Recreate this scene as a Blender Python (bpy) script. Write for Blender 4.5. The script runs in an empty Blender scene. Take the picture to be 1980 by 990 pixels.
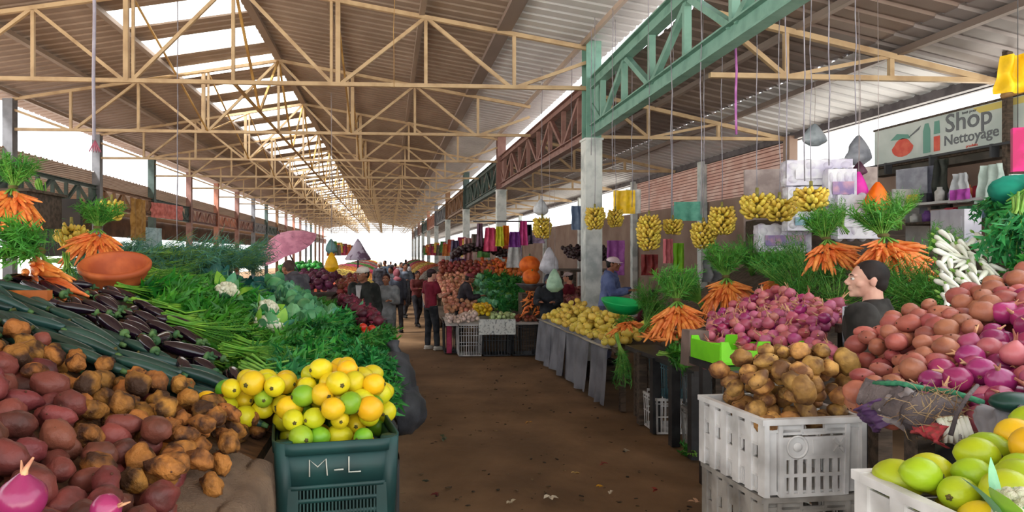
import bpy, math, random
from mathutils import Vector, Matrix, Euler, noise
R = math.radians
PI = math.pi
random.seed(7)
S = bpy.context.scene
COL = S.collection

# ------------------------------------------------------------------ camera, world, sun, exposure
YAW = math.atan(90 / 1300)
EYE = Vector((0, 0, 2.0))
FWD = Vector((math.sin(YAW), math.cos(YAW), 0)); RGT = Vector((math.cos(YAW), -math.sin(YAW), 0))
cd = bpy.data.cameras.new('camera'); cam = bpy.data.objects.new('camera', cd); COL.objects.link(cam)
cd.sensor_width = 36; cd.lens = 1300 / 1980 * 36
cd.shift_x = 150 / 1980; cd.shift_y = -5 / 1980
cd.clip_start = 0.05; cd.clip_end = 600
cam.location = EYE; cam.rotation_euler = (R(90), 0, -YAW)
S.camera = cam
S.view_settings.view_transform = 'Standard'; S.view_settings.look = 'None'
S.view_settings.gamma = 1; S.view_settings.use_curve_mapping = False
S.view_settings.exposure = 1.35
w = bpy.data.worlds.new('world'); S.world = w; w.use_nodes = True
bg = w.node_tree.nodes['Background']; bg.inputs[0].default_value = (0.93, 0.97, 1.0, 1); bg.inputs[1].default_value = 1.0
S.cycles.max_bounces = 8; S.cycles.diffuse_bounces = 5; S.cycles.transmission_bounces = 6; S.cycles.transparent_max_bounces = 12
S.cycles.sample_clamp_indirect = 6
sl = bpy.data.lights.new('sun', 'SUN'); sun = bpy.data.objects.new('sun', sl); COL.objects.link(sun)
sl.energy = 6.5; sl.angle = R(12); sl.color = (1, 0.96, 0.9)
sun.rotation_euler = (R(12), R(-32), 0)

def W(px, py, d):
    """point at depth d (metres in front of the lens) on the sight line of a photo pixel"""
    return EYE + d * (FWD + (px - 840) / 1300 * RGT + Vector((0, 0, (490 - py) / 1300)))
def G(px, py, z):
    return W(px, py, (2.0 - z) * 1300 / (py - 490))
def proj(p):
    q = Vector(p) - EYE; d = q.dot(FWD)
    if d < 0.05: return (-9999, -9999, d)
    return (840 + 1300 * q.dot(RGT) / d, 490 - 1300 * q.z / d, d)
def inframe(p, m=60):
    x, y, d = proj(p)
    return -m < x < 1980 + m and -m < y < 990 + m

# ------------------------------------------------------------------ materials
def lin(c):
    if len(c) == 3 and max(c) > 1.0: c = tuple(v / 255 for v in c)
    return tuple((v / 12.92 if v <= .04045 else ((v + .055) / 1.055) ** 2.4) for v in c)
MATS = {}
def pm(name, c1, c2=None, scale=6, rough=.6, bump=0.0, bscale=None, metal=0, spec=.4, rv=0.0, rh=0.0, detail=3,
       lo=.4, hi=.6, stretch=None, trans=0.0, alpha=None, coat=0, sss=0, emis=None):
    if name in MATS: return MATS[name]
    m = bpy.data.materials.new(name); m.use_nodes = True; MATS[name] = m
    nt = m.node_tree; N = nt.nodes; L = nt.links; b = N['Principled BSDF']
    b.inputs['Roughness'].default_value = rough; b.inputs['Metallic'].default_value = metal
    b.inputs['Specular IOR Level'].default_value = spec
    if coat: b.inputs['Coat Weight'].default_value = coat; b.inputs['Coat Roughness'].default_value = .15
    if trans: b.inputs['Transmission Weight'].default_value = trans
    if alpha is not None: b.inputs['Alpha'].default_value = alpha
    if sss: b.inputs['Subsurface Weight'].default_value = sss; b.inputs['Subsurface Radius'].default_value = (.01, .005, .003)
    c1l = lin(c1) + (1,); out = None
    tc = N.new('ShaderNodeTexCoord'); src = tc.outputs['Object']
    if stretch:
        mp = N.new('ShaderNodeMapping'); mp.inputs['Scale'].default_value = stretch
        L.new(src, mp.inputs[0]); src = mp.outputs[0]
    if c2 is not None:
        nz = N.new('ShaderNodeTexNoise'); nz.inputs['Scale'].default_value = scale; nz.inputs['Detail'].default_value = detail
        L.new(src, nz.inputs['Vector'])
        cr = N.new('ShaderNodeValToRGB'); cr.color_ramp.elements[0].position = lo; cr.color_ramp.elements[1].position = hi
        cr.color_ramp.elements[0].color = c1l; cr.color_ramp.elements[1].color = lin(c2) + (1,)
        L.new(nz.outputs['Fac'], cr.inputs[0]); out = cr.outputs[0]
        if rv or rh:
            oi0 = N.new('ShaderNodeObjectInfo'); vm = N.new('ShaderNodeVectorMath'); vm.operation = 'ADD'
            ml = N.new('ShaderNodeMath'); ml.operation = 'MULTIPLY'; ml.inputs[1].default_value = 37.0
            L.new(oi0.outputs['Random'], ml.inputs[0]); L.new(src, vm.inputs[0]); L.new(ml.outputs[0], vm.inputs[1]); L.new(vm.outputs[0], nz.inputs['Vector'])
    else:
        rgb = N.new('ShaderNodeRGB'); rgb.outputs[0].default_value = c1l; out = rgb.outputs[0]
    if rv or rh:
        oi = N.new('ShaderNodeObjectInfo')
        hs = N.new('ShaderNodeHueSaturation')
        def rng(lo_, hi_, k):
            w1 = N.new('ShaderNodeMath'); w1.operation = 'MULTIPLY'; w1.inputs[1].default_value = k
            w2 = N.new('ShaderNodeMath'); w2.operation = 'FRACT'
            r = N.new('ShaderNodeMapRange'); r.inputs['To Min'].default_value = lo_; r.inputs['To Max'].default_value = hi_
            L.new(oi.outputs['Random'], w1.inputs[0]); L.new(w1.outputs[0], w2.inputs[0]); L.new(w2.outputs[0], r.inputs['Value'])
            return r.outputs[0]
        if rv: L.new(rng(1 - rv, 1 + rv, 7.3), hs.inputs['Value'])
        if rh: L.new(rng(.5 - rh, .5 + rh, 13.7), hs.inputs['Hue'])
        L.new(out, hs.inputs['Color']); out = hs.outputs[0]
    L.new(out, b.inputs['Base Color'])
    if emis: L.new(out, b.inputs['Emission Color']); b.inputs['Emission Strength'].default_value = emis
    if bump:
        n2 = N.new('ShaderNodeTexNoise'); n2.inputs['Scale'].default_value = bscale or scale * 3; n2.inputs['Detail'].default_value = 4
        L.new(src, n2.inputs['Vector'])
        bp = N.new('ShaderNodeBump'); bp.inputs['Strength'].default_value = bump; bp.inputs['Distance'].default_value = .02
        L.new(n2.outputs['Fac'], bp.inputs['Height']); L.new(bp.outputs[0], b.inputs['Normal'])
    return m

# ------------------------------------------------------------------ mesh building
class MB:
    def __init__(s): s.v = []; s.f = []; s.m = []; s.s = []
    def add(s, vs, fs, mi=0, smooth=True):
        o = len(s.v); s.v.extend(tuple(p) for p in vs)
        for f in fs: s.f.append(tuple(i + o for i in f)); s.m.append(mi); s.s.append(smooth)
    def box(s, c, sz, rot=None, mi=0, taper=1.0):
        x, y, z = sz[0] / 2, sz[1] / 2, sz[2] / 2
        vs = [Vector((a * x * (taper if k < 0 else 1), b_ * y * (taper if k < 0 else 1), k * z)) for k in (-1, 1) for b_ in (-1, 1) for a in (-1, 1)]
        if rot is not None:
            M = Euler(rot).to_matrix(); vs = [M @ p for p in vs]
        c = Vector(c); s.add([p + c for p in vs], [(0, 2, 3, 1), (4, 5, 7, 6), (0, 1, 5, 4), (2, 6, 7, 3), (0, 4, 6, 2), (1, 3, 7, 5)], mi, False)
    def bar(s, a, b_, w_, h_=None, mi=0):
        """rectangular bar between two points; h_ is its thickness in the vertical plane"""
        a = Vector(a); b_ = Vector(b_); h_ = h_ or w_
        t = (b_ - a); t.normalize(); up = Vector((0, 0, 1)) if abs(t.z) < .95 else Vector((0, 1, 0))
        sx = t.cross(up).normalized(); uz = sx.cross(t).normalized()
        vs = [p + sx * (i * w_ / 2) + uz * (k * h_ / 2) for p in (a, b_) for k in (-1, 1) for i in (-1, 1)]
        s.add(vs, [(0, 2, 3, 1), (4, 5, 7, 6), (0, 1, 5, 4), (2, 6, 7, 3), (0, 4, 6, 2), (1, 3, 7, 5)], mi, False)
    def tube(s, pts, r, n=8, mi=0, flat=1.0, ref=None, smooth=True, ends=True):
        pts = [Vector(p) for p in pts]; k = len(pts)
        rr = r if isinstance(r, (list, tuple)) else [r] * k
        vs = []; prev = None
        for i, p in enumerate(pts):
            t = (pts[min(i + 1, k - 1)] - pts[max(i - 1, 0)])
            if t.length < 1e-9: t = Vector((0, 0, 1))
            t.normalize()
            if prev is None:
                u = Vector(ref) if ref is not None else (Vector((0, 0, 1)) if abs(t.z) < .9 else Vector((1, 0, 0)))
                u = (u - t * u.dot(t)).normalized()
            else:
                u = (prev - t * prev.dot(t))
                u = u.normalized() if u.length > 1e-6 else prev
            prev = u; q = t.cross(u)
            rx = rr[i]
            for j in range(n):
                a = 2 * PI * j / n
                vs.append(p + u * (math.cos(a) * rx * flat) + q * (math.sin(a) * rx))
        fs = [(i * n + j, i * n + (j + 1) % n, (i + 1) * n + (j + 1) % n, (i + 1) * n + j) for i in range(k - 1) for j in range(n)]
        if ends: fs += [tuple(range(n))[::-1], tuple((k - 1) * n + j for j in range(n))]
        s.add(vs, fs, mi, smooth)
    def ell(s, c, r, nu=12, nv=8, rot=None, mi=0, fn=None):
        c = Vector(c); M = Euler(rot).to_matrix() if rot is not None else None
        if not isinstance(r, (tuple, list)): r = (r, r, r)
        vs = []
        def P(th, ph):
            p = Vector((math.sin(th) * math.cos(ph), math.sin(th) * math.sin(ph), math.cos(th)))
            k = fn(p) if fn else 1.0
            p = Vector((p.x * r[0], p.y * r[1], p.z * r[2])) * k
            if M: p = M @ p
            return p + c
        vs.append(P(0, 0))
        for i in range(1, nv):
            for j in range(nu): vs.append(P(PI * i / nv, 2 * PI * j / nu))
        vs.append(P(PI, 0))
        fs = [(0, 1 + j, 1 + (j + 1) % nu) for j in range(nu)]
        for i in range(nv - 2):
            for j in range(nu):
                a = 1 + i * nu; fs.append((a + j, a + nu + j, a + nu + (j + 1) % nu, a + (j + 1) % nu))
        a = 1 + (nv - 2) * nu; e = len(vs) - 1
        fs += [(a + j, e, a + (j + 1) % nu) for j in range(nu)]
        s.add(vs, fs, mi)
    def lathe(s, prof, n=16, c=(0, 0, 0), rot=None, mi=0, fn=None):
        c = Vector(c); M = Euler(rot).to_matrix() if rot is not None else None; vs = []
        for (r, z) in prof:
            for j in range(n):
                a = 2 * PI * j / n; k = fn(a, z) if fn else 1
                p = Vector((r * k * math.cos(a), r * k * math.sin(a), z))
                vs.append((M @ p if M else p) + c)
        k = len(prof)
        fs = [(i * n + j, i * n + (j + 1) % n, (i + 1) * n + (j + 1) % n, (i + 1) * n + j) for i in range(k - 1) for j in range(n)]
        s.add(vs, fs, mi)
    def grid(s, fn, nu, nv, mi=0, smooth=True, closeu=False):
        vs = [fn(i / nu, j / nv) for j in range(nv + 1) for i in range(nu + 1)]
        fs = [(j * (nu + 1) + i, j * (nu + 1) + i + 1, (j + 1) * (nu + 1) + i + 1, (j + 1) * (nu + 1) + i) for j in range(nv) for i in range(nu)]
        s.add(vs, fs, mi, smooth)
    def leaf(s, b_, d, L_, wd, droop=.3, up=(0, 0, 1), n=2, mi=0, cup=.25):
        b_ = Vector(b_); d = Vector(d).normalized(); up = Vector(up)
        sd = d.cross(up)
        if sd.length < 1e-3: sd = d.cross(Vector((1, 0, 0)))
        sd.normalize(); nn = sd.cross(d).normalized()
        vs = []
        for i in range(n + 1):
            t = i / n; c = b_ + d * (L_ * t) - nn * (droop * L_ * t * t)
            ww = wd * (math.sin(PI * min(1, .12 + t * .88)) ** .8) * .5 + wd * .02
            vs += [c - sd * ww + nn * (cup * ww), c, c + sd * ww + nn * (cup * ww)]
        fs = []
        for i in range(n):
            a = i * 3; fs += [(a, a + 1, a + 4, a + 3), (a + 1, a + 2, a + 5, a + 4)]
        s.add(vs, fs, mi)
    def mesh(s, name, mats):
        me = bpy.data.meshes.new(name); me.from_pydata(s.v, [], s.f)
        for m in (mats if isinstance(mats, (list, tuple)) else [mats]): me.materials.append(m)
        me.polygons.foreach_set('material_index', s.m); me.polygons.foreach_set('use_smooth', s.s)
        me.update(); return me
    def build(s, name, mats, parent=None, loc=None, rot=None):
        o = bpy.data.objects.new(name, s.mesh(name, mats)); COL.objects.link(o)
        if parent is not None: o.parent = parent
        if loc is not None: o.location = loc
        if rot is not None: o.rotation_euler = rot
        return o

def tag(o, label, cat, group=None, kind=None):
    o['label'] = label; o['category'] = cat
    if group: o['group'] = group
    if kind: o['kind'] = kind
    return o
def thing(name, label, cat, loc=(0, 0, 0), rz=0, group=None, kind=None):
    o = bpy.data.objects.new(name, None); COL.objects.link(o); o.empty_display_size = .1
    o.location = loc; o.rotation_euler = (0, 0, rz)
    return tag(o, label, cat, group, kind)
def struct(o): o['kind'] = 'structure'; return o
KIDS = {}
def kids(o):
    if o.name not in KIDS: KIDS[o.name] = [c for c in COL.objects if c.parent == o]
    return KIDS[o.name]
def copytree(o, parent=None):
    c = o.copy(); COL.objects.link(c); c.parent = parent
    for ch in kids(o): copytree(ch, c)
    return c
class Proto:
    """first use moves the prototype itself, later uses copy it with its parts"""
    def __init__(s, o): s.o = o; s.used = False; kids(o); [kids(k) for k in kids(o)]; s.rot0 = o.rotation_euler.copy()
    def put(s, loc, rot=(0, 0, 0), sc=1.0, label=None, cat=None, group=None):
        o = copytree(s.o) if s.used else s.o; s.used = True
        o.location = loc; o.rotation_euler = rot; o.scale = (sc, sc, sc) if not isinstance(sc, tuple) else sc
        if label: o['label'] = label
        if cat: o['category'] = cat
        if group: o['group'] = group
        elif 'group' in o and label: del o['group']
        return o
def purge(protos):
    for p in protos:
        if not p.used:
            for c in kids(p.o):
                for g in kids(c): bpy.data.objects.remove(g)
                bpy.data.objects.remove(c)
            bpy.data.objects.remove(p.o)
ALLP = []
def P(o): p = Proto(o); ALLP.append(p); return p
# ------------------------------------------------------------------ the building
XR, XL, XM = 3.77, -9.29, -2.76            # right column line, left column line, ridge
ZB, ZE, ZRG = 5.06, 5.88, 6.97             # truss bottom chord, eaves, ridge
def zroof(x): return ZE + (ZRG - ZE) * (1 - abs(x - XM) / (XR - XM)) + .06

dirt = pm('dirt floor', (96, 72, 48), (132, 102, 72), scale=1.1, rough=.9, bump=.5, bscale=9, detail=8, lo=.35, hi=.7)
m = MB()
def fl(u, v):
    x = -16 + 26 * u; y = -2 + 122 * v ** 1.8
    return (x, y, 0.018 * (noise.noise(Vector((x * .8, y * .8, 0))) + .5 * noise.noise(Vector((x * 3, y * 3, 2)))) - .02)
m.grid(fl, 90, 200)
struct(m.build('floor', dirt))
m = MB(); m.box((0, 100, -.15), (700, 700, .1))
struct(m.build('ground', pm('pale yard ground', (225, 218, 205), (235, 230, 222), scale=.3, rough=.9)))  # outside ground, colour raised so sunlight bounces up onto the ceiling

def corrugated(name, p0, p1, y0, y1, mat, per=.30, amp=.03, holes=None):
    """metal sheeting whose ribs run from p0 to p1 in the x-z plane"""
    m = MB(); n = int((y1 - y0) / per); ys = []
    for i in range(n):
        y = y0 + i * per
        ys += [(y, 0), (y + per * .62, 0), (y + per * .70, amp), (y + per * .92, amp)]
    (xa, za), (xb, zb) = p0, p1
    vs = []; fs = []
    for (y, a) in ys: vs += [(xa, y, za + a), (xb, y, zb + a)]
    for i in range(len(ys) - 1):
        if holes and holes(ys[i][0]): continue
        fs.append((2 * i, 2 * i + 1, 2 * i + 3, 2 * i + 2))
    m.add(vs, fs, 0, False)
    return struct(m.build(name, mat))
rustm = pm('old roof sheet', (142, 124, 110), (178, 160, 146), scale=1.2, rough=.55, metal=.15, bump=.15, bscale=5, detail=6, lo=.3, hi=.75, stretch=(1, .35, 1))
palem = pm('pale roof sheet', (196, 196, 198), (222, 222, 224), scale=1.0, rough=.5, metal=.2, bump=.1, bscale=5, detail=5, lo=.3, hi=.7, stretch=(1, .4, 1))
darkm = pm('brown roof sheet', (118, 104, 98), (150, 134, 126), scale=1.2, rough=.5, metal=.2, bump=.1, bscale=5, lo=.3, hi=.7, stretch=(1, .4, 1))
Y0, Y1 = -3.5, 106.0
corrugated('ceiling', (XM, zroof(XM)), (2.15, zroof(2.15)), Y0, Y1, rustm)
corrugated('ceiling_2', (2.12, zroof(2.12) - .02), (XR + .45, zroof(XR + .45) - .02), Y0, Y1, palem)
SKX0, SKX1 = -5.42, -2.92
def hole(y): return y > 13.0 and ((y - 13.1) % 1.97) < 1.05
corrugated('ceiling_3', (XM, zroof(XM)), (SKX1, zroof(SKX1)), Y0, Y1, rustm)
corrugated('ceiling_4', (SKX1, zroof(SKX1)), (SKX0, zroof(SKX0)), Y0, Y1, rustm, holes=hole)
corrugated('ceiling_5', (SKX0, zroof(SKX0)), (XL - .45, zroof(XL - .45)), Y0, Y1, rustm)
# translucent rooflight sheets
fg = bpy.data.materials.new('rooflight sheet'); fg.use_nodes = True
nt = fg.node_tree; nt.nodes.clear(); o_ = nt.nodes.new('ShaderNodeOutputMaterial'); a_ = nt.nodes.new('ShaderNodeBsdfTranslucent'); b_ = nt.nodes.new('ShaderNodeBsdfTransparent'); c_ = nt.nodes.new('ShaderNodeMixShader')
a_.inputs[0].default_value = (.95, .93, .88, 1); c_.inputs[0].default_value = .5
nt.links.new(a_.outputs[0], c_.inputs[1]); nt.links.new(b_.outputs[0], c_.inputs[2]); nt.links.new(c_.outputs[0], o_.inputs[0])
for k in range(48):
    y = 13.1 + 1.97 * k
    if y > Y1 - 1: break
    m = MB(); m.grid(lambda u, v: (SKX1 + (SKX0 - SKX1) * u, y - .04 + 1.25 * v, zroof(SKX1 + (SKX0 - SKX1) * u) + .03 + .008 * math.sin(v * 30)), 1, 16)
    struct(m.build('window_%d' % (k + 1), fg))
# side aisle roofs
def zs(x): return 4.98 - (x - XR) * .212 if x > 0 else 4.5 - (XL - x) * .2
corrugated('ceiling_6', (XR + .05, zs(XR + .05) + .1), (6.05, zs(6.05) + .1), 5.2, Y1, darkm)
corrugated('ceiling_7', (6.0, zs(6.0) + .08), (7.85, zs(7.85) + .08), 8.0, Y1, palem)
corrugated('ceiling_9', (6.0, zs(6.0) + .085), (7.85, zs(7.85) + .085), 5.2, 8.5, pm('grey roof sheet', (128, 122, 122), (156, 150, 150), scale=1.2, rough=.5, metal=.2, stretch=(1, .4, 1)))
corrugated('ceiling_8', (XL - .05, zs(XL - .05) + .1), (-13.2, zs(-13.2) + .1), 12, Y1, darkm)

beige = pm('cream truss paint', (194, 168, 132), (160, 132, 100), scale=3, rough=.6, lo=.45, hi=.75)
def steel(name, c): return pm(name, c, tuple(max(0, v - 34) for v in c), scale=4, rough=.55, bump=.1, lo=.45, hi=.8)
# purlins, each a long steel member along the hall
for x, wd, c in ((2.13, .26, darkm), (.62, .10, rustm), (XM, .16, rustm), (-1.1, .06, rustm), (-5.35, .12, rustm), (-7.2, .12, rustm), (3.6, .06, rustm), (-9.1, .1, rustm)):
    m = MB(); m.box((x, (Y0 + Y1) / 2, zroof(x) - .09), (wd, Y1 - Y0, .09))
    struct(m.build('trim_1', c))
for x in (5.0, 6.3):
    m = MB(); m.box((x, (5.2 + Y1) / 2, zs(x) + .04), (.08, Y1 - 5.2, .08)); struct(m.build('trim_2', darkm))
m = MB(); m.box((7.62, (5.2 + Y1) / 2, zs(7.62) + .04), (.10, Y1 - 5.2, .13)); m.box((7.78, (5.2 + Y1) / 2, zs(7.62) + .02), (.06, Y1 - 5.2, .08)); struct(m.build('trim_3', pm('eaves beam', (78, 72, 76), (100, 94, 98), rough=.5)))

# roof trusses
def truss_parts(root, mat):
    h = XR - .08; l = XL + .08
    def part(nm, segs, wd, hh=None):
        for a, b2 in segs:
            q = MB(); q.bar((a[0], 0, a[1]), (b2[0], 0, b2[1]), wd, hh or wd); q.build(nm, mat, root)
    zt = lambda x: zroof(x) - .15
    part('bottom_chord', [((l, ZB), (h, ZB))], .07, .07)
    part('top_chord', [((l, zt(l)), (XM, zt(XM))), ((XM, zt(XM)), (h, zt(h)))], .075, .075)
    for sgn in (1, -1):
        X = lambda x: XM + sgn * (x - XM)
        part('vertical', [((X(.69), zt(.69)), (X(.69), ZB)), ((X(2.32), zt(2.32)), (X(2.32), ZB))], .06)
        part('vertical', [((X(-.90), zt(-.9)), (X(-.90), ZB))], .085)
        part('vertical', [((X(-1.02), zt(-1.02)), (X(-1.02), ZB))], .05)
        part('diagonal', [((X(.69), zt(.69)), (X(-.86), ZB)), ((X(.69), zt(.69)), (X(2.25), ZB)), ((XM, zt(XM)), (X(-1.0), ZB)), ((X(2.36), ZB), (X(XR - .1), zt(XR) - .25))], .06)
    part('vertical', [((XM, zt(XM)), (XM, ZB))], .06)
NT = 19
t0 = thing('roof_truss', 'cream lattice roof truss across the hall, the nearest one', 'roof truss', (0, 12.25, 0), 0, 'roof trusses of the main hall')
truss_parts(t0, beige); kids(t0)
ordn = ['nearest', 'second', 'third', 'fourth', 'fifth', 'sixth', 'seventh', 'eighth', 'ninth', 'tenth', 'eleventh', 'twelfth', 'thirteenth', 'fourteenth', 'fifteenth', 'sixteenth', 'seventeenth', 'eighteenth', 'farthest']
for k in range(1, NT):
    c = copytree(t0); c.location.y = 12.25 + 5 * k
    c['label'] = 'cream lattice roof truss across the hall, %s from the camera' % ordn[k]
# ridge lattice girder under the ridge, bay by bay
bgold = pm('ochre brace paint', (190, 152, 88), (156, 118, 66), scale=3, rough=.6)
br0 = None
for k in range(NT - 1):
    y = 12.25 + 5 * k
    lab = 'ochre zigzag bracing under the ridge in the %s bay of the roof' % ordn[k]
    if br0 is None:
        br0 = thing('ridge_brace', lab, 'roof brace', (XM, y, 0), 0, 'ridge braces')
        zt = zroof(XM) - .2
        for a, b2 in (((-.0, 0.1, zt), (0, 2.5, ZB)), ((0, 2.5, ZB), (0, 4.9, zt))):
            q = MB(); q.bar(a, b2, .05); q.build('diagonal', bgold, br0)
        for x in (-1.75, 1.83):
            q = MB(); q.bar((x, .05, ZB + .02), (x, 4.95, zroof(XM + x) - .2), .035); q.build('diagonal', bgold, br0)
            q = MB(); q.bar((x, 4.95, ZB + .02), (x, .05, zroof(XM + x) - .2), .035); q.build('diagonal', bgold, br0)
        q = MB(); q.bar((0, .05, ZB), (0, 4.95, ZB), .05); q.build('bottom_chord', bgold, br0); kids(br0)
    else:
        c = copytree(br0); c.location.y = y; c['label'] = lab

# columns and the lattice girders between them
greenp = steel('green girder paint', (120, 162, 148)); redp = steel('red girder paint', (140, 104, 96)); dgreen = steel('dark green girder paint', (70, 88, 84)); brownp = steel('brown girder paint', (132, 98, 70)); greyp = steel('grey girder paint', (120, 122, 128)); orp = steel('orange girder paint', (176, 120, 100))
whitec = pm('whitewashed concrete', (214, 220, 218), (168, 178, 178), scale=3, rough=.8, bump=.3, bscale=12, detail=8, lo=.45, hi=.62)
tealw = pm('pale teal column paint', (176, 204, 196), (204, 216, 210), scale=2, rough=.7)
def column(x, y, zc, ztop, pm_, label, group):
    t = thing('column', label, 'column', (x, y, 0), 0, group)
    q = MB(); q.box((0, 0, zc / 2), (.31, .31, zc)); q.box((0, 0, zc - .02), (.35, .35, .04))
    q.build('concrete_post', whitec, t)
    q = MB()
    h = ztop - zc
    q.box((0, -.14, zc + h / 2), (.28, .02, h)); q.box((0, .14, zc + h / 2), (.28, .02, h)); q.box((0, 0, zc + h / 2), (.02, .26, h))
    q.build('steel_head', pm_, t)
    return t
def girder(x, y0, y1, z0, z1, mat, label, group, n=8, ch=.16):
    t = thing('lattice_girder', label, 'girder', (x, (y0 + y1) / 2, 0), 0, group)
    h = (y1 - y0) / 2 - (.16 if x > 0 else .13)
    for z in (z0 + ch / 2, z1 - ch / 2):
        q = MB(); q.box((0, 0, z), (.02, 2 * h, ch)); q.box((0, 0, z - ch / 2 if z > (z0 + z1) / 2 else z - ch / 2), (.16, 2 * h, .02)); q.box((0, 0, z + ch / 2), (.16, 2 * h, .02))
        q.build('bottom_chord' if z < (z0 + z1) / 2 else 'top_chord', mat, t)
    st = 2 * h / n
    for i in range(n):
        ya = -h + i * st
        q = MB(); q.bar((0, ya + st * .5, z0 + ch), (0, ya + st * .5, z1 - ch), .09, .07); q.build('vertical', mat, t)
        q = MB()
        if i % 2: q.bar((0, ya + st * .55, z0 + ch), (0, ya + st * 1.4, z1 - ch), .08, .08)
        else: q.bar((0, ya + st * .45, z1 - ch), (0, ya + st * 1.45, z0 + ch), .08, .08)
        q.build('diagonal', mat, t)
    for ya in (-h + .15, h - .15):
        q = MB(); q.box((0, ya, (z0 + z1) / 2), (.015, .34, z1 - z0 - .1)); q.build('gusset_plate', mat, t)
    return t
cols = [greenp, greenp, redp, dgreen, brownp, greyp, orp, dgreen, redp, greyp, brownp]
cn = ['green', 'green', 'rust-red', 'dark green', 'brown', 'grey', 'orange-red', 'dark green', 'rust-red', 'grey', 'brown']
for k in range(11):
    y = 2.25 + 10 * k
    if k: column(XR, y, 4.12, 5.9, cols[k], 'tall white concrete column with %s steel head on the right of the hall, %s in the row' % (cn[k], ordn[k - 1]), 'columns on the right')
    if k == 0:
        gg = girder(XR, y, y + 10, 4.15, 5.22, cols[1], 'green lattice girder meeting the nearest white column, biggest in view', 'girders on the right', ch=.2)
        gg.location.x = XR - .21; gg.rotation_euler = (0, 0, -R(2.4)); del gg['group']; continue
    if k < 10: girder(XR, y, y + 10, 4.15, 5.22, cols[k + 1], '%s lattice girder between the right columns, %s in line' % (cn[k + 1], ordn[k]), 'girders on the right')
for k in range(1, 11):
    y = 12.25 + 5 * (2 * k - 2) + (0 if k else 0)
lcol = [dgreen, brownp, dgreen, redp, orp, redp, greyp, dgreen, brownp, redp, orp, redp, greyp, dgreen, brownp, redp, orp, redp]
lcn = ['dark green', 'brown', 'dark green', 'rust-red', 'orange-red', 'rust-red', 'grey', 'dark green', 'brown', 'rust-red', 'orange-red', 'rust-red', 'grey', 'dark green', 'brown', 'rust-red', 'orange-red', 'rust-red']
for k in range(17):
    y = 17.25 + 5 * k
    t = thing('column', 'slim %s column on the left side of the hall, %s in the row' % (lcn[k], ordn[k]), 'column', (XL, y, 0), 0, 'columns on the left')
    q = MB(); q.box((0, 0, 2.9), (.24, .24, 5.8)); q.build('post', lcol[k] if k not in (0, 1) else greyp, t)
    q = MB(); q.box((0, 0, .15), (.36, .36, .3)); q.build('footing', whitec, t)
    girder(XL, y, y + 5, 3.45, 4.15, lcol[k], '%s lattice girder between the left columns, %s in line' % (lcn[k], ordn[k]), 'girders on the left', n=6, ch=.1)
girder(XL, 9, 17.25, 3.45, 4.15, dgreen, 'dark green lattice girder at the near left end', 'girders on the left', n=8, ch=.1)
# right side-aisle trusses
sta = None
for k, y in enumerate([7.9, 12.25, 17.25, 22.25, 27.25, 32.25, 37.25, 42.25, 47.25]):
    lab = 'small cream lean-to truss over the right stalls, %s from the camera' % ordn[k]
    if sta is None:
        sta = thing('aisle_truss', lab, 'roof truss', (0, y, 0), 0, 'lean-to trusses on the right')
        zt = lambda x: zs(x) - .03
        xa, xb = XR + .12, 7.55
        def part(nm, a, b2, wd=.055):
            q = MB(); q.bar((a[0], 0, a[1]), (b2[0], 0, b2[1]), wd); q.build(nm, beige, sta)
        part('top_chord', (xa, zt(xa)), (xb, zt(xb)), .07); part('bottom_chord', (xa, 4.16), (xb, 4.16), .06)
        part('vertical', (4.85, 4.16), (4.85, zt(4.85))); part('vertical', (6.2, 4.16), (6.2, zt(6.2)))
        part('diagonal', (xa, zt(xa)), (4.85, 4.16)); part('diagonal', (4.85, 4.16), (6.2, zt(6.2)), .045)
        kids(sta)
    else:
        c = copytree(sta); c.location.y = y; c['label'] = lab

# right wall, brick screen, posts
wallm = pm('brown plaster wall', (128, 104, 92), (156, 134, 120), scale=1.2, rough=.85, bump=.3, bscale=8, detail=8, lo=.35, hi=.7)
q = MB(); q.box((7.75, 55, 1.62), (.2, 102, 3.24)); struct(q.build('wall_right', wallm))
q = MB(); q.box((7.68, 16.2, 3.68), (.12, 7.9, .90)); n_ = 12
for i in range(n_): q.box((7.615, 16.2, 3.27 + .9 * i / n_), (.02, 7.9, .014), (R(.25 * math.sin(i * 1.7)), 0, 0), mi=1)
struct(q.build('wall_screen', [pm('pink brickwork', (222, 178, 166), (236, 206, 196), scale=2.5, rough=.8, lo=.4, hi=.65), pm('dark mortar joint', (140, 98, 88), rough=.9)]))
q = MB(); q.box((-13.3, 60, 3.45), (.1, 90, 1.3)); struct(q.build('wall_left', pm('brown boarding', (120, 96, 80), (92, 76, 66), scale=1.5, rough=.8)))
for y in (12.15, 15.7, 20.2, 26, 32, 38, 44, 50):
    q = MB(); q.box((7.55, y, 2.1), (.16, .2, 4.2)); struct(q.build('trim_4', whitec if y > 13 else wallm))
# ------------------------------------------------------------------ produce: one prototype of each kind
def lump(seed, amp, fr=1.6):
    off = Vector((seed * 3.1, seed * 7.7, seed * 1.3))
    return lambda p: 1 + amp * noise.noise(p * fr + off)
def root_mesh(L_, r, seed, mat, amp=.22):
    m = MB(); m.ell((0, 0, 0), (L_ / 2, r, r * .92), 14, 10, fn=lump(seed, amp)); return m

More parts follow.
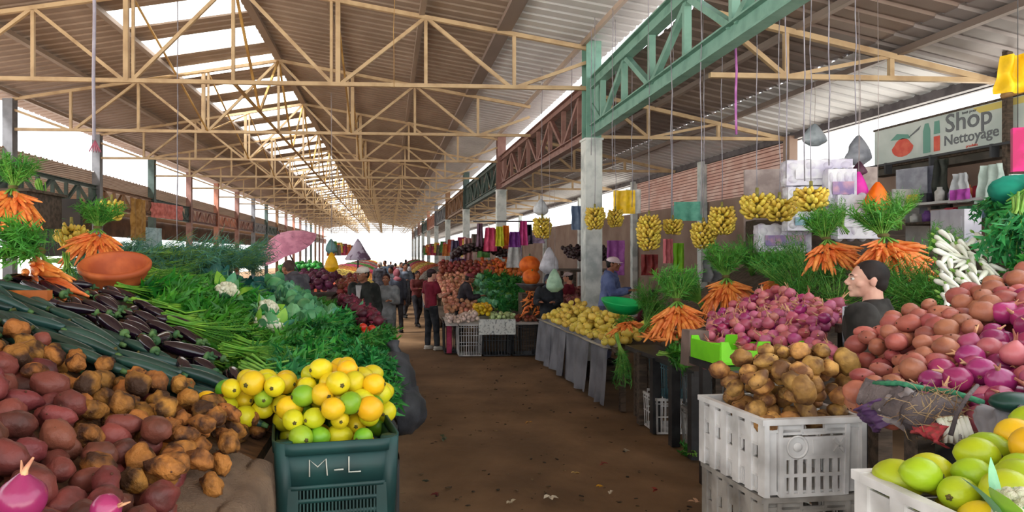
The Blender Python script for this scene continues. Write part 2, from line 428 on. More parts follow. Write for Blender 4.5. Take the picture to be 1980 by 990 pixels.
m_redpot = pm('red potato skin', (128, 64, 56), (78, 42, 36), scale=9, rough=.5, bump=.25, bscale=60, rv=.22, rh=.015, lo=.42, hi=.68)
m_mudpot = pm('muddy potato skin', (172, 114, 50), (66, 38, 20), scale=14, rough=.7, bump=.6, bscale=60, rv=.2, rh=.01, lo=.42, hi=.6)
m_pinkpot = pm('rosy potato skin', (182, 108, 90), (146, 78, 70), scale=12, rough=.42, bump=.12, bscale=60, rv=.14, rh=.02, lo=.4, hi=.7)
m_wpot = pm('earthy potato skin', (202, 152, 84), (112, 74, 44), scale=16, rough=.6, bump=.35, bscale=70, rv=.25, rh=.012, lo=.38, hi=.62)
m_eye = pm('potato eye', (84, 50, 34), rough=.8)

def potato(name, mat, label, L_=.10, r=.034, n=3, amp=.22):
    out = []
    for s in range(n):
        k = 1 + .16 * (s - 1)
        t = root_mesh(L_ * (1 + .12 * math.sin(s * 2.2)), r * (1 + .08 * math.cos(s * 3)), s + L_ * 10, mat, amp)
        for j in range(5):
            a = j * 2.4 + s; x = (j / 5 - .4) * L_ * .7
            rr = r * .93 * math.sqrt(max(.1, 1 - (2 * x / L_) ** 2))
            t.ell((x, rr * math.cos(a), rr * math.sin(a) * .92), (r * .1, r * .1, r * .1), 6, 4, mi=1)
        o = t.build(name, [mat, m_eye]); tag(o, label, 'potato'); out.append(P(o))
    return out

m_lemon = pm('lemon peel', (226, 206, 30), (190, 196, 34), scale=3, rough=.36, bump=.06, bscale=90, rv=.05, rh=.018, lo=.4, hi=.7)
m_lime = pm('green citrus peel', (104, 160, 34), (150, 182, 44), scale=4, rough=.36, bump=.06, bscale=90, rv=.14, rh=.02, lo=.4, hi=.7)
m_gold = pm('golden citrus peel', (238, 184, 26), (214, 196, 40), scale=4, rough=.38, bump=.06, bscale=90, rv=.07, rh=.012, lo=.4, hi=.7)
m_stemd = pm('dry stem', (96, 84, 40), (60, 70, 30), scale=30, rough=.8)
m_leafd = pm('dark leaf', (40, 96, 46), (70, 130, 62), scale=20, rough=.5, rv=.15)
def citrus(name, mat, label, cat, r=.045, k=1.12):
    m = MB()
    def f(p): return 1 + .06 * max(0, p.x) ** 8 * 2 + .012 * noise.noise(p * 3)
    m.ell((0, 0, 0), (r * k, r, r), 16, 12, rot=(0, 0, 0), fn=f)
    o = m.build(name, mat); tag(o, label, cat)
    c = MB(); c.tube([(-r * k * .97, 0, 0), (-r * k * 1.07, 0, .002)], [r * .13, r * .09], 6)
    for j in range(5):
        a = j * 2 * PI / 5; c.ell((-r * k * 1.0, math.cos(a) * r * .13, math.sin(a) * r * .13), (r * .04, r * .08, r * .08), 6, 4)
    c.build('stem_end', m_stemd, o)
    return P(o)

m_onion = pm('red onion skin', (168, 52, 106), (132, 34, 88), scale=5, rough=.24, bump=.08, bscale=40, rv=.16, rh=.02, lo=.4, hi=.7, stretch=(1, 1, .25), spec=.6)
m_onion2 = pm('pink onion skin', (206, 122, 130), (168, 66, 100), scale=5, rough=.35, bump=.1, bscale=40, rv=.2, rh=.03, lo=.35, hi=.65, stretch=(1, 1, .3), spec=.5)
m_oneck = pm('dry onion neck', (214, 170, 128), (160, 96, 80), scale=20, rough=.8, rv=.2)
def onion(name, mat, label, r=.045, neck=.045, seed=0):
    m = MB(); pr = []
    for i in range(13):
        t = i / 12; a = t * PI
        rr = r * math.sin(a) ** .85 * (1 + .02 * math.sin(seed)); z = -r * .9 * math.cos(a)
        if t > .8: z += r * .35 * ((t - .8) / .2) ** 1.5
        pr.append((max(rr, .0015), z))
    m.lathe(pr, 18, fn=lambda a, z: 1 + .018 * math.sin(a * 9 + seed))
    o = m.build(name, mat); tag(o, label, 'onion')
    c = MB(); c.tube([(0, 0, r * .95), (r * .1, 0, r * 1.35), (r * .35, r * .1, r * 1.2 + neck)], [r * .22, r * .12, r * .05], 7)
    c.tube([(0, 0, r * 1.0), (-r * .15, r * .1, r * 1.3 + neck * .6)], [r * .12, r * .03], 5)
    c.build('neck', m_oneck, o)
    c = MB()
    for j in range(9):
        a = j * .7; c.tube([(0, 0, -r * .86), (math.cos(a) * r * .18, math.sin(a) * r * .18, -r * 1.04)], [.0016, .0008], 3)
    c.build('roots', m_oneck, o)
    return P(o)

m_egg = pm('aubergine skin', (24, 13, 26), (40, 20, 38), scale=4, rough=.13, rv=.25, spec=.7, lo=.4, hi=.8)
m_calyx = pm('aubergine cap', (86, 120, 66), (50, 92, 54), scale=20, rough=.6, rv=.15)
def aubergine(s=0):
    m = MB(); n = 12; pts = []; rr = []
    for i in range(n + 1):
        t = i / n; pts.append((-.10 + .2 * t, .012 * math.sin(t * 3 + s), 0)); rr.append(max(.002, .034 * (math.sin(PI * (t ** .8) * .93 + .12) ** .6) * (.62 + .5 * t)))
    m.tube(pts, rr, 14)
    o = m.build('aubergine', m_egg); tag(o, '', 'aubergine')
    c = MB(); c.tube([(-.135, .004, 0), (-.10, .003, 0)], [.006, .009], 6)
    for j in range(6):
        a = j * PI / 3; c.leaf((-.104, 0, 0), (1, .35 * math.cos(a), .35 * math.sin(a)), .045, .026, droop=.25, up=(0, math.cos(a), math.sin(a)))
    c.ell((-.098, .004, 0), (.012, .022, .022), 10, 6)
    c.build('calyx', m_calyx, o); return P(o)
m_zuc = pm('courgette skin', (24, 54, 48), (46, 80, 72), scale=26, rough=.3, rv=.22, rh=.02, spec=.5, stretch=(.15, 1, 1), lo=.4, hi=.7)
def courgette(s=0):
    m = MB(); n = 10; pts = []; rr = []
    for i in range(n + 1):
        t = i / n; pts.append((-.13 + .26 * t, .012 * math.sin(t * 2.6 + s * 2) , .0)); rr.append(.024 * (math.sin(PI * min(.97, max(.05, t * .92 + .06))) ** .35) * (.9 + .15 * t))
    m.tube(pts, rr, 12); o = m.build('courgette', m_zuc); tag(o, '', 'courgette')
    c = MB(); c.tube([(-.15, 0, 0), (-.128, .002, 0)], [.009, .012], 6); c.build('stem', m_calyx, o)
    c = MB(); c.ell((.128, .004, 0), (.006, .012, .012), 8, 5); c.build('blossom_end', m_stemd, o); return P(o)

m_carrot = pm('carrot skin', (240, 150, 78), (224, 122, 56), scale=14, rough=.42, bump=.15, bscale=40, rv=.1, rh=.01, stretch=(.6, 2, 2))
m_ctop = pm('carrot greens', (92, 164, 54), (54, 128, 46), scale=12, rough=.6, rv=.08, lo=.35, hi=.65)
m_cstem = pm('pale green stalk', (134, 176, 76), (96, 150, 54), scale=12, rough=.5)
def plume(m, base, d, L_, spread, n, mi_leaf=0, mi_stem=1, leaf=.035, rnd=random, droop=.2, side=12, width=.35):
    """feathery greens: stalks with small leaflets"""
    base = Vector(base); d = Vector(d).normalized()
    a1 = d.orthogonal().normalized(); a2 = d.cross(a1)
    for i in range(n):
        an = rnd.uniform(0, 2 * PI); sp = spread * math.sqrt(rnd.random())
        dd = (d + a1 * (math.cos(an) * sp) + a2 * (math.sin(an) * sp)).normalized(); l = L_ * rnd.uniform(.65, 1.05)
        pts = [base + dd * (l * t) + Vector((0, 0, -droop * l * t * t * (1 - abs(dd.z) * .5))) for t in (0, .35, .7, 1)]
        m.tube(pts, [.0035, .003, .002, .001], 3, mi=mi_stem, ends=False)
        for j in range(side):
            t = .3 + .7 * j / (side - 1); k = min(2, int(t * 3)); p = pts[k].lerp(pts[k + 1], min(1, t * 3 - k)) if k < 3 else pts[3]
            v = Vector((rnd.gauss(0, 1), rnd.gauss(0, 1), rnd.gauss(0, 1))).normalized()
            v = (v + dd * .9).normalized()
            m.leaf(p, v, leaf * rnd.uniform(.7, 1.3), leaf * width, droop=.2, up=(rnd.gauss(0, 1), rnd.gauss(0, 1), 1), n=1, mi=mi_leaf)
def carrot_mesh(L_=.19, r=.02, s=0):
    m = MB(); n = 8; pts = []; rr = []
    for i in range(n + 1):
        t = i / n; pts.append((0, .008 * math.sin(3 * t + s), -L_ * t)); rr.append(max(.0015, r * (1 - .80 * t ** 1.3) * (1 if t > .02 else .7)))
    m.tube(pts, rr, 9); return m.mesh('carrot', m_carrot)
CM = [carrot_mesh(.19, .021, 0), carrot_mesh(.165, .019, 1), carrot_mesh(.21, .022, 2)]
def carrot_bunch(seed, n=46, fan=1.25, el=(.0, 1.15), plume_dir=(0, .1, 1), pl=.27, pn=80, psp=.8):
    """roots fan outward and down from the tied neck, greens rise from it; faces -y"""
    rn = random.Random(seed)
    root = thing('carrot_bunch', '', 'carrots')
    for i in range(n):
        az = -PI / 2 + rn.uniform(-fan, fan); tt = rn.random() ** .8; e = min(1.3, el[0] + .25 + (el[1] - el[0] - .2) * tt * .8 + rn.uniform(-.12, .12))
        d = Vector((math.cos(az) * math.cos(e), math.sin(az) * math.cos(e), -math.sin(e)))
        h = Vector((math.cos(az), math.sin(az), 0)) * (.02 + .11 * tt)
        o = bpy.data.objects.new('carrot', CM[i % 3]); COL.objects.link(o); o.parent = root
        o.location = h + Vector((rn.uniform(-.02, .02), rn.uniform(-.02, .02), -.13 * tt + rn.uniform(-.01, .01)))
        o.rotation_euler = Vector((0, 0, -1)).rotation_difference(d).to_euler(); k = rn.uniform(.7, .9); o.scale = (k, k, k)
    m = MB(); plume(m, (0, .02, .02), plume_dir, pl, psp, pn, rnd=rn, leaf=.05, side=14, width=.34)
    for i in range(10):
        a = i * .63; m.tube([(0, 0, .03), (.06 * math.cos(a), -.02 + .06 * math.sin(a), -.02)], [.005, .006], 4, mi=1)
    m.build('greens', [m_ctop, m_cstem], root)
    m = MB(); m.lathe([(.026, -.01), (.03, 0), (.026, .01)], 12, c=(0, .01, .035)); m.build('tie', m_stemd, root)
    return P(root)

def green_bunch(name, seed, ml, ms, L_=.30, n=40, spread=.35, leaf=.05, width=.5, stalk=.0, side=10, label='', cat='greens', droop=.25, bulb=None):
    """a tied bunch lying along +x: stalk ends at -x, leaves at +x"""
    rn = random.Random(seed); root = thing(name, label, cat)
    m = MB(); plume(m, (-L_ * .35, 0, 0), (1, 0, .12), L_ * .95, spread, n, leaf=leaf, rnd=rn, side=side, width=width, droop=droop)
    m.build('leaves', [ml, ms], root)
    m = MB()
    for i in range(16):
        y, z = rn.gauss(0, .013), rn.gauss(0, .011)
        m.tube([(-L_ * .5 - rn.uniform(0, .04), y * 1.3, z * 1.3), (-L_ * .3, y * .8, z * .8), (-L_ * .05, y * 2, z * 2)], [.006, .005, .004], 5, mi=0)
        if bulb: m.ell((-L_ * .5, y * 2, z * 2), (bulb * 1.3, bulb, bulb), 7, 5, mi=1)
    m.build('stalks', [ms, MATS['onion white']] if bulb else ms, root)
    return P(root)
pm('onion white', (236, 236, 222), (220, 224, 200), scale=14, rough=.35)
m_brite = pm('bright green leaf', (64, 142, 30), (30, 100, 28), scale=9, rough=.5, rv=.15, rh=.015, lo=.35, hi=.65)
m_brst = pm('lime green stalk', (134, 184, 56), (84, 146, 40), scale=9, rough=.45, rv=.1)
m_pars = pm('parsley leaf', (54, 148, 58), (28, 102, 46), scale=14, rough=.5, rv=.2, rh=.02, lo=.35, hi=.65)
m_teal = pm('bluish leek leaf', (54, 110, 92), (84, 140, 120), scale=9, rough=.5, rv=.2, rh=.015)
m_dill = pm('feathery green', (76, 152, 50), (46, 116, 42), scale=12, rough=.6, rv=.14, rh=.015, lo=.35, hi=.65)

m_cab = pm('cabbage leaf', (120, 180, 134), (76, 146, 104), scale=6, rough=.45, bump=.3, bscale=20, rv=.18, rh=.03)
m_cabv = pm('cabbage rib', (168, 204, 160), rough=.5)
def cabbage(seed, r=.09, mat=None, label=''):
    rn = random.Random(seed); root = thing('cabbage', label, 'cabbage')
    m = MB(); m.ell((0, 0, 0), (r * .86, r * .86, r * .8), 16, 12, fn=lump(seed, .1, 2)); m.build('heart', mat or m_cab, root)
    for j in range(7):
        a = j * 2 * PI / 7 + rn.uniform(-.2, .2); tilt = rn.uniform(.75, 1.15)
        def f(u, v, a=a, tilt=tilt):
            th = (u - .5) * 1.7 * (math.sin(PI * (.12 + .83 * v)) ** .6); ph = -1.1 + v * 1.9 * tilt
            rr = r * (1.0 + .26 * v ** 3 + .035 * math.sin(v * 9 + u * 17 + j))
            p = Vector((math.cos(ph) * math.cos(a + th), math.cos(ph) * math.sin(a + th), math.sin(ph)))
            if v > .75: p += Vector((math.cos(a), math.sin(a), 0)) * (v - .75) * .8
            return p * rr
        m = MB(); m.grid(f, 8, 8); m.tube([f(.5, k / 6) * 1.01 for k in range(6)], [.006, .005, .004, .003, .002, .001], 4, mi=1, ends=False)
        m.build('outer_leaf', [mat or m_cab, m_cabv], root)
    return P(root)
m_caul = pm('cauliflower curd', (236, 236, 214), (214, 214, 184), scale=12, rough=.7, bump=.8, bscale=70)
def cauliflower(seed, r=.085):
    rn = random.Random(seed); root = thing('cauliflower', '', 'cauliflower')
    m = MB(); m.ell((0, 0, -.1 * r), (r * .8, r * .8, r * .6), 12, 8)
    for i in range(60):
        th = math.acos(1 - rn.random() * .95); a = rn.uniform(0, 2 * PI); p = Vector((math.sin(th) * math.cos(a) * r * .8, math.sin(th) * math.sin(a) * r * .8, math.cos(th) * r * .62 - .06 * r))
        m.ell(p, r * rn.uniform(.13, .2), 7, 5)
    m.build('curd', m_caul, root)
    for j in range(9):
        a = j * .7; m = MB()
        m.leaf((math.cos(a) * r * .5, math.sin(a) * r * .5, -r * .5), (math.cos(a) * .8, math.sin(a) * .8, .9), r * rn.uniform(1.2, 1.7), r * .8, droop=-.25 if j % 2 else .3, up=(-math.cos(a), -math.sin(a), .6), n=5)
        m.build('leaf', m_cab if j % 3 else m_brst, root)
    return P(root)
m_beet = pm('beetroot skin', (98, 30, 48), (62, 20, 34), scale=10, rough=.5, bump=.2, rv=.2)
def beet():
    m = MB(); m.lathe([(.001, -.075), (.004, -.05), (.02, -.034), (.036, -.01), (.038, .008), (.026, .028), (.008, .036)], 12)
    o = m.build('beetroot', m_beet); tag(o, '', 'beetroot')
    c = MB()
    for j in range(5): c.tube([(0, 0, .03), (.012 * math.cos(j * 1.3), .012 * math.sin(j * 1.3), .065)], [.004, .002], 4)
    c.build('stalks', pm('beet stalk', (140, 40, 70), rough=.5), o); return P(o)
m_rad = pm('white radish skin', (240, 240, 232), (222, 226, 208), scale=8, rough=.35, rv=.06)
def radish(s):
    m = MB(); n = 9; pts = []; rr = []
    for i in range(n + 1):
        t = i / n; pts.append((-.10 + .2 * t, .01 * math.sin(t * 3 + s), 0)); rr.append(max(.0015, .024 * (1 - t ** 2.2) ** .8 * (min(1, .5 + t * 4))))
    m.tube(pts, rr, 9); o = m.build('white_radish', m_rad); tag(o, '', 'radish')
    c = MB()
    for j in range(6): c.leaf((-.10, 0, 0), (-1, .5 * math.cos(j), .5 * math.sin(j)), .05, .015, up=(0, math.cos(j), math.sin(j)))
    c.build('leaf_stubs', m_cstem, o); return P(o)
m_tom = pm('tomato skin', (206, 44, 30), (186, 60, 34), scale=4, rough=.25, rv=.12, rh=.015)
def round_fruit(name, mat, r, label, cat, capm=None, flat=.88):
    m = MB(); m.ell((0, 0, 0), (r, r, r * flat), 12, 8, fn=lambda p: 1 + .04 * math.cos(5 * math.atan2(p.y, p.x)) * (1 - abs(p.z)))
    o = m.build(name, mat); tag(o, label, cat)
    c = MB()
    for j in range(5): a = j * 2 * PI / 5; c.leaf((0, 0, r * flat * .96), (math.cos(a), math.sin(a), .15), r * .5, r * .16, n=1)
    c.tube([(0, 0, r * flat * .9), (0, 0, r * flat * 1.2)], r * .07, 5)
    c.build('calyx', capm or m_calyx, o); return P(o)
m_ban = pm('banana peel', (234, 206, 88), (200, 170, 62), scale=10, rough=.45, rv=.1, rh=.012, lo=.45, hi=.7)
m_bant = pm('banana tip', (78, 62, 34), rough=.8); m_bang = pm('banana stalk', (150, 140, 70), (110, 110, 56), scale=20, rough=.7)
def banana_mesh():
    m = MB(); n = 8; pts = []; rr = []
    for i in range(n + 1):
        t = i / n; a = t * 1.7
        pts.append((.082 * math.sin(a) , 0, .082 * (1 - math.cos(a)) - .05 * t)); rr.append(.019 * (math.sin(PI * (.07 + .86 * t)) ** .45) * (1 if t < .93 else .5))
    m.tube(pts, rr, 6); m.ell(pts[-1], .006, 5, 4, mi=1); return m.mesh('banana', [m_ban, m_bant])
BM = banana_mesh()
def banana_hand(seed, tiers=6, per=11, h=.46, r=.055):
    rn = random.Random(seed); root = thing('banana_bunch', '', 'bananas')
    for k in range(tiers):
        z = -.05 - (h - .08) * k / max(1, tiers - 1)
        for j in range(per):
            a = 2 * PI * (j + .5 * (k % 2)) / per + rn.uniform(-.12, .12)
            o = bpy.data.objects.new('banana', BM); COL.objects.link(o); o.parent = root
            o.location = (r * math.cos(a) * .5, r * math.sin(a) * .5, z + rn.uniform(-.012, .012))
            o.rotation_euler = (rn.uniform(-.15, .15), rn.uniform(-.1, .3), a); k2 = rn.uniform(.9, 1.15) * (.72 + .5 * math.sin(PI * min(1, (k + .8) / tiers)) ** .8); o.scale = (k2, k2, k2 * 1.1)
    m = MB(); m.tube([(0, 0, .06), (.004, 0, -.1), (0, .004, -h * .6), (0, 0, -h + .02)], [.014, .02, .018, .01], 8); m.build('stalk', m_bang, root)
    return P(root)

# ------------------------------------------------------------------ heaps: items dropped one by one until they reach the heap's surface
def orient(d, roll):
    """euler that turns local x onto d with a roll about it"""
    d = Vector(d).normalized(); up = Vector((0, 0, 1))
    y = up.cross(d); y = y.normalized() if y.length > 1e-4 else Vector((0, 1, 0)); z = d.cross(y)
    M = Matrix((d, y, z)).transposed() @ Matrix.Rotation(roll, 3, 'X')
    return M.to_euler()
def heap(seed, bounds, top, base, r, L_, put, inside=None, yaw=None, tries=3000, best=5, show=2.6, pack=.86, maxn=999, slack=.35, tiltj=.0, frame=170):
    rn = random.Random(seed); cell = 2.2 * r; H = {}; out = []
    x0, x1, y0, y1 = bounds; fails = 0; half = max(0, L_ / 2 - r * .8); offs = (0,) if half < r * .5 else ((-half, 0, half) if half < 2.4 * r else (-half, -half / 2, 0, half / 2, half))
    rp = r * pack
    def need(x, y):
        z = base(x, y) + rp; ci, cj = int(x // cell), int(y // cell)
        for i in (ci - 1, ci, ci + 1):
            for j in (cj - 1, cj, cj + 1):
                for (a, b2, c) in H.get((i, j), ()):
                    q = (a - x) ** 2 + (b2 - y) ** 2
                    if q < 4 * rp * rp: z = max(z, c + math.sqrt(4 * rp * rp - q))
        return z
    while fails < 45 and len(out) < 6000 and tries > 0:
        tries -= 1; bst = None
        for _ in range(best):
            x = rn.uniform(x0, x1); y = rn.uniform(y0, y1)
            if inside and not inside(x, y): continue
            ya = yaw(x, y, rn) if yaw else rn.uniform(0, PI)
            c, s = math.cos(ya), math.sin(ya); t0_ = top(x, y); zo = {o: top(x + c * o, y + s * o) - t0_ for o in offs}
            z = max(need(x + c * o, y + s * o) - zo[o] for o in offs)
            ex = z + rp - t0_
            if bst is None or ex < bst[0]: bst = (ex, x, y, z, ya, zo, c, s)
        if bst is None: continue
        ex, x, y, z, ya, zo, c, s = bst
        if ex > slack * 2 * r: fails += 1; continue
        fails = 0
        for o in offs:
            px_, py_, pz_ = x + c * o, y + s * o, z + zo[o]
            H.setdefault((int(px_ // cell), int(py_ // cell)), []).append((px_, py_, pz_))
        dz = (zo[offs[-1]] - zo[offs[0]]) / max(1e-6, 2 * half) if half > 0 else 0
        out.append((x, y, z, ya, dz, -ex))
    vis = [o for o in out if o[5] < show * r and inframe((o[0], o[1], o[2]), frame)]
    vis.sort(key=lambda o: o[5] if len(vis) > maxn else 0)
    vis = vis[:maxn]
    for (x, y, z, ya, dz, dep) in vis:
        d = Vector((math.cos(ya), math.sin(ya), dz + rn.uniform(-tiltj, tiltj)))
        put(rn, (x, y, z), d, orient(d, rn.uniform(0, 2 * PI)))
    return len(vis)
def poly(pts):
    def f(x, y):
        c = False; n = len(pts); j = n - 1
        for i in range(n):
            if (pts[i][1] > y) != (pts[j][1] > y) and x < (pts[j][0] - pts[i][0]) * (y - pts[i][1]) / (pts[j][1] - pts[i][1]) + pts[i][0]: c = not c
            j = i
        return c
    return f
# ------------------------------------------------------------------ left stalls
wood = pm('grey weathered wood', (92, 78, 66), (62, 52, 44), scale=5, rough=.8, bump=.3, bscale=30, stretch=(1, 6, 6))
woodb = pm('brown plank', (116, 82, 56), (80, 56, 40), scale=5, rough=.75, bump=.3, bscale=30, stretch=(1, 6, 6))
burlap = pm('sackcloth', (128, 106, 86), (98, 80, 66), scale=7, rough=.95, bump=.5, bscale=120, lo=.35, hi=.7)
blackp = pm('black plastic', (34, 34, 36), (52, 52, 54), scale=6, rough=.4)
def zL(x, y=0): return 1.2 - .34 * x
def stand(name, label, x0, x1, y0, y1, zf, th, mat, front=None, legs=True, cat='table', skirt=None, legm=None):
    """table with a sloping top: corners follow zf(x)"""
    cx, cy = (x0 + x1) / 2, (y0 + y1) / 2
    t = thing(name, label, cat, (cx, cy, 0))
    q = MB(); vs = []
    for (x, y) in ((x0, y0), (x1, y0), (x1, y1), (x0, y1)):
        vs += [(x - cx, y - cy, zf(x)), (x - cx, y - cy, zf(x) - th)]
    q.add(vs, [(0, 2, 4, 6), (1, 7, 5, 3), (0, 1, 3, 2), (2, 3, 5, 4), (4, 5, 7, 6), (6, 7, 1, 0)], 0, False); q.build('tabletop', mat, t)
    if legs:
        for x in (x0 + .12, x1 - .12):
            for y in (y0 + .1, y1 - .1):
                q = MB(); h = zf(x) - th; q.box((x - cx, y - cy, h / 2), (.07, .07, h)); q.build('leg', legm or wood, t)
    if skirt:
        def s(u, v):
            y = y0 + (y1 - y0) * u; zt_ = zf(x1) - .02
            return (x1 - cx + .02 + .015 * math.sin(u * 40) * (1 - v * .3), y - cy, zt_ - (zt_ - .05) * v)
        q = MB(); q.grid(s, 60, 4); q.build('cloth_skirt', skirt, t)
    return t
dcloth = pm('dark grey sheeting', (58, 60, 62), (40, 42, 44), scale=5, rough=.8, bump=.2, bscale=8)
stand('produce_table', 'sloping wooden stall table carrying the potato heap at lower left', -2.1, -.50, .7, 2.96, lambda x: zL(x) - .15, .05, woodb)
stand('produce_table', 'long sloping stall table carrying the green vegetables on the left', -2.1, .02, 3.0, 7.1, lambda x: zL(x) - .13, .05, woodb, skirt=dcloth)
stand('produce_table', 'lower stall table at the far end of the left stall, before the capped man', -2.1, .0, 7.15, 9.3, lambda x: .93 - .22 * x, .05, woodb, skirt=dcloth)
# potatoes
g1 = 'red potatoes in the heap at lower left'; g2 = 'muddy golden potatoes at the top and edge of the lower left heap'
PR = potato('red_potato', m_redpot, '', .104, .035); PM = potato('muddy_potato', m_mudpot, '', .10, .034, amp=.34)
def topA(x, y):
    e = min(1, max(0, (-.50 - x) / .12)); e2 = min(1, max(0, (2.80 + .16 * (x + 1.48) - y) / .15))
    return zL(x) - .13 + .13 * (e * (2 - e)) ** .6 * (.4 + .6 * e2) + .015 * math.sin(x * 7 + y * 5) + .05 * min(1, max(0, -x - .8) * 1.5)
def putA(rn, p, d, eu):
    b = p[1] > 2.30 + .08 * math.sin(p[0] * 9) or (p[0] > -.66 - .25 * (p[1] - 1.9) and p[1] > 1.9)
    if rn.random() < .07: b = not b
    if b: rn.choice(PM).put(p, eu, rn.uniform(.82, 1.2), 'muddy golden-brown potato along the top and right edge of the lower left heap', 'potato', g2)
    else: rn.choice(PR).put(p, eu, rn.uniform(.85, 1.2), 'dull red potato in the big heap at lower left', 'potato', g1)
def inA(x, y): return y < 2.70 + .16 * (x + 1.48) and x < -.54 + .05 * math.sin(y * 9) and x > -2.0
print('A', heap(1, (-1.75, -.5, 1.1, 2.85), topA, lambda x, y: zL(x) - .15, .036, .10, putA, inA, show=2.5, tiltj=.25))
on1 = onion('onion', m_onion, '', r=.046, neck=.03, seed=1)
on1.put(W(42, 965, 1.33), (.1, .1, 0), 1.0, 'single purplish-pink onion lying on the red potatoes in the bottom left corner', 'onion')
on1.put(W(205, 985, 1.42), (1.2, .3, 1), .7, 'small purplish-pink onion half buried in the red potatoes near the bottom edge', 'onion')
# sackcloth over the table edge
def sk(u, v):
    y = .85 + 1.66 * u; f = .016 * math.sin(u * 23 + 1) + .01 * math.sin(u * 51)
    if v < .35:
        t = v / .35; x = -.66 + .17 * t; return (x, y, zL(x) - .125 + .015 * math.sin(t * 3) + f * .4)
    t = (v - .35) / .65; a = min(1, t * 2.2)
    return (-.49 + .085 * math.sin(a * PI / 2) + f - .05 * max(0, t - .5), y + .02 * math.sin(t * 4), zL(-.49) - .12 - .06 * (1 - math.cos(a * PI / 2)) - max(0, t - .3) * .75)
q = MB(); q.grid(sk, 60, 26); tag(q.build('sackcloth', burlap), 'brown sackcloth hanging over the table edge beside the lower left potatoes', 'cloth')
# citrus crate
def crate(name, label, loc, rz, sx, sy, h, mat, slats=9, rows=2, panel=True, rim=.028, tap=.93, solidside=False, hand=True, group=None):
    """vented plastic produce crate: rim, four walls, corner posts, floor"""
    t = thing(name, label, 'crate', loc, rz, group); hx, hy = sx / 2, sy / 2
    q = MB()
    for s in (-1, 1):
        q.box((0, s * hy, h - rim / 2), (sx + .02, .02, rim)); q.box((s * hx, 0, h - rim / 2), (.02, sy + .02, rim))
        q.box((0, s * hy, h - rim * 2.2), (sx, .014, .010)); q.box((s * hx, 0, h - rim * 2.2), (.014, sy, .010))
    q.build('rim', mat, t)
    def wall(L_, off, ax):
        m = MB(); k = tap
        def pt(u, z, o=0):
            s = k + (1 - k) * z / h; a = u * L_ * s; b = (off + math.copysign(o, off)) * (k + (1 - k) * z / h)
            return (a, b, z) if ax == 0 else (b, a, z)
        def brr(u0, z0, u1, z1, w_): m.bar(pt(u0, z0), pt(u1, z1), w_, w_)
        def plate(u0, u1, z0, z1, o=0):
            a = [pt(u0, z0, o), pt(u1, z0, o), pt(u1, z1, o), pt(u0, z1, o)]; b = [pt(u0, z0, o - .007), pt(u1, z0, o - .007), pt(u1, z1, o - .007), pt(u0, z1, o - .007)]
            m.add(a + b, [(0, 1, 2, 3), (7, 6, 5, 4), (0, 4, 5, 1), (1, 5, 6, 2), (2, 6, 7, 3), (3, 7, 4, 0)], 0, False)
        zt_, zp = h - rim, h * .50
        for u in (-.5, -.36, .36, .5) if panel else (-.5, .5): brr(u, 0, u, zt_, .018)
        if panel:
            hw = .13 if hand else 0
            zh = zt_ - h * .17
            plate(-.5, -hw, zp, zt_); plate(hw, .5, zp, zt_)
            if hand: plate(-hw, hw, zp, zh); brr(-hw, zh, hw, zh, .014)
            plate(-.5, -.40, 0, zp); plate(.40, .5, 0, zp)
        z1 = zp if panel else zt_
        for r_ in range(rows + 1): brr(-.5, z1 * r_ / rows + .006, .5, z1 * r_ / rows + .006, .012)
        u0 = .40 if panel else .5
        for i in range(slats + 1):
            u = -u0 + 2 * u0 * i / slats
            for r_ in range(rows):
                za, zb = z1 * r_ / rows, z1 * (r_ + 1) / rows
                plate(u - .012, u + .012, za, zb) if not solidside else plate(u - .03, u + .03, za, zb)
        return m
    wall(sx, -hy, 0).build('front_panel', mat, t); wall(sx, hy, 0).build('back_panel', mat, t)
    wall(sy, -hx, 1).build('side_panel', mat, t); wall(sy, hx, 1).build('side_panel', mat, t)
    q = MB(); q.box((0, 0, .012), (sx * tap, sy * tap, .016)); q.build('crate_floor', mat, t)
    return t
m_gcr = pm('dark green crate plastic', (30, 72, 70), (24, 56, 56), scale=4, rough=.5, spec=.4)
m_chalk = pm('chalk', (196, 200, 190), rough=.95)
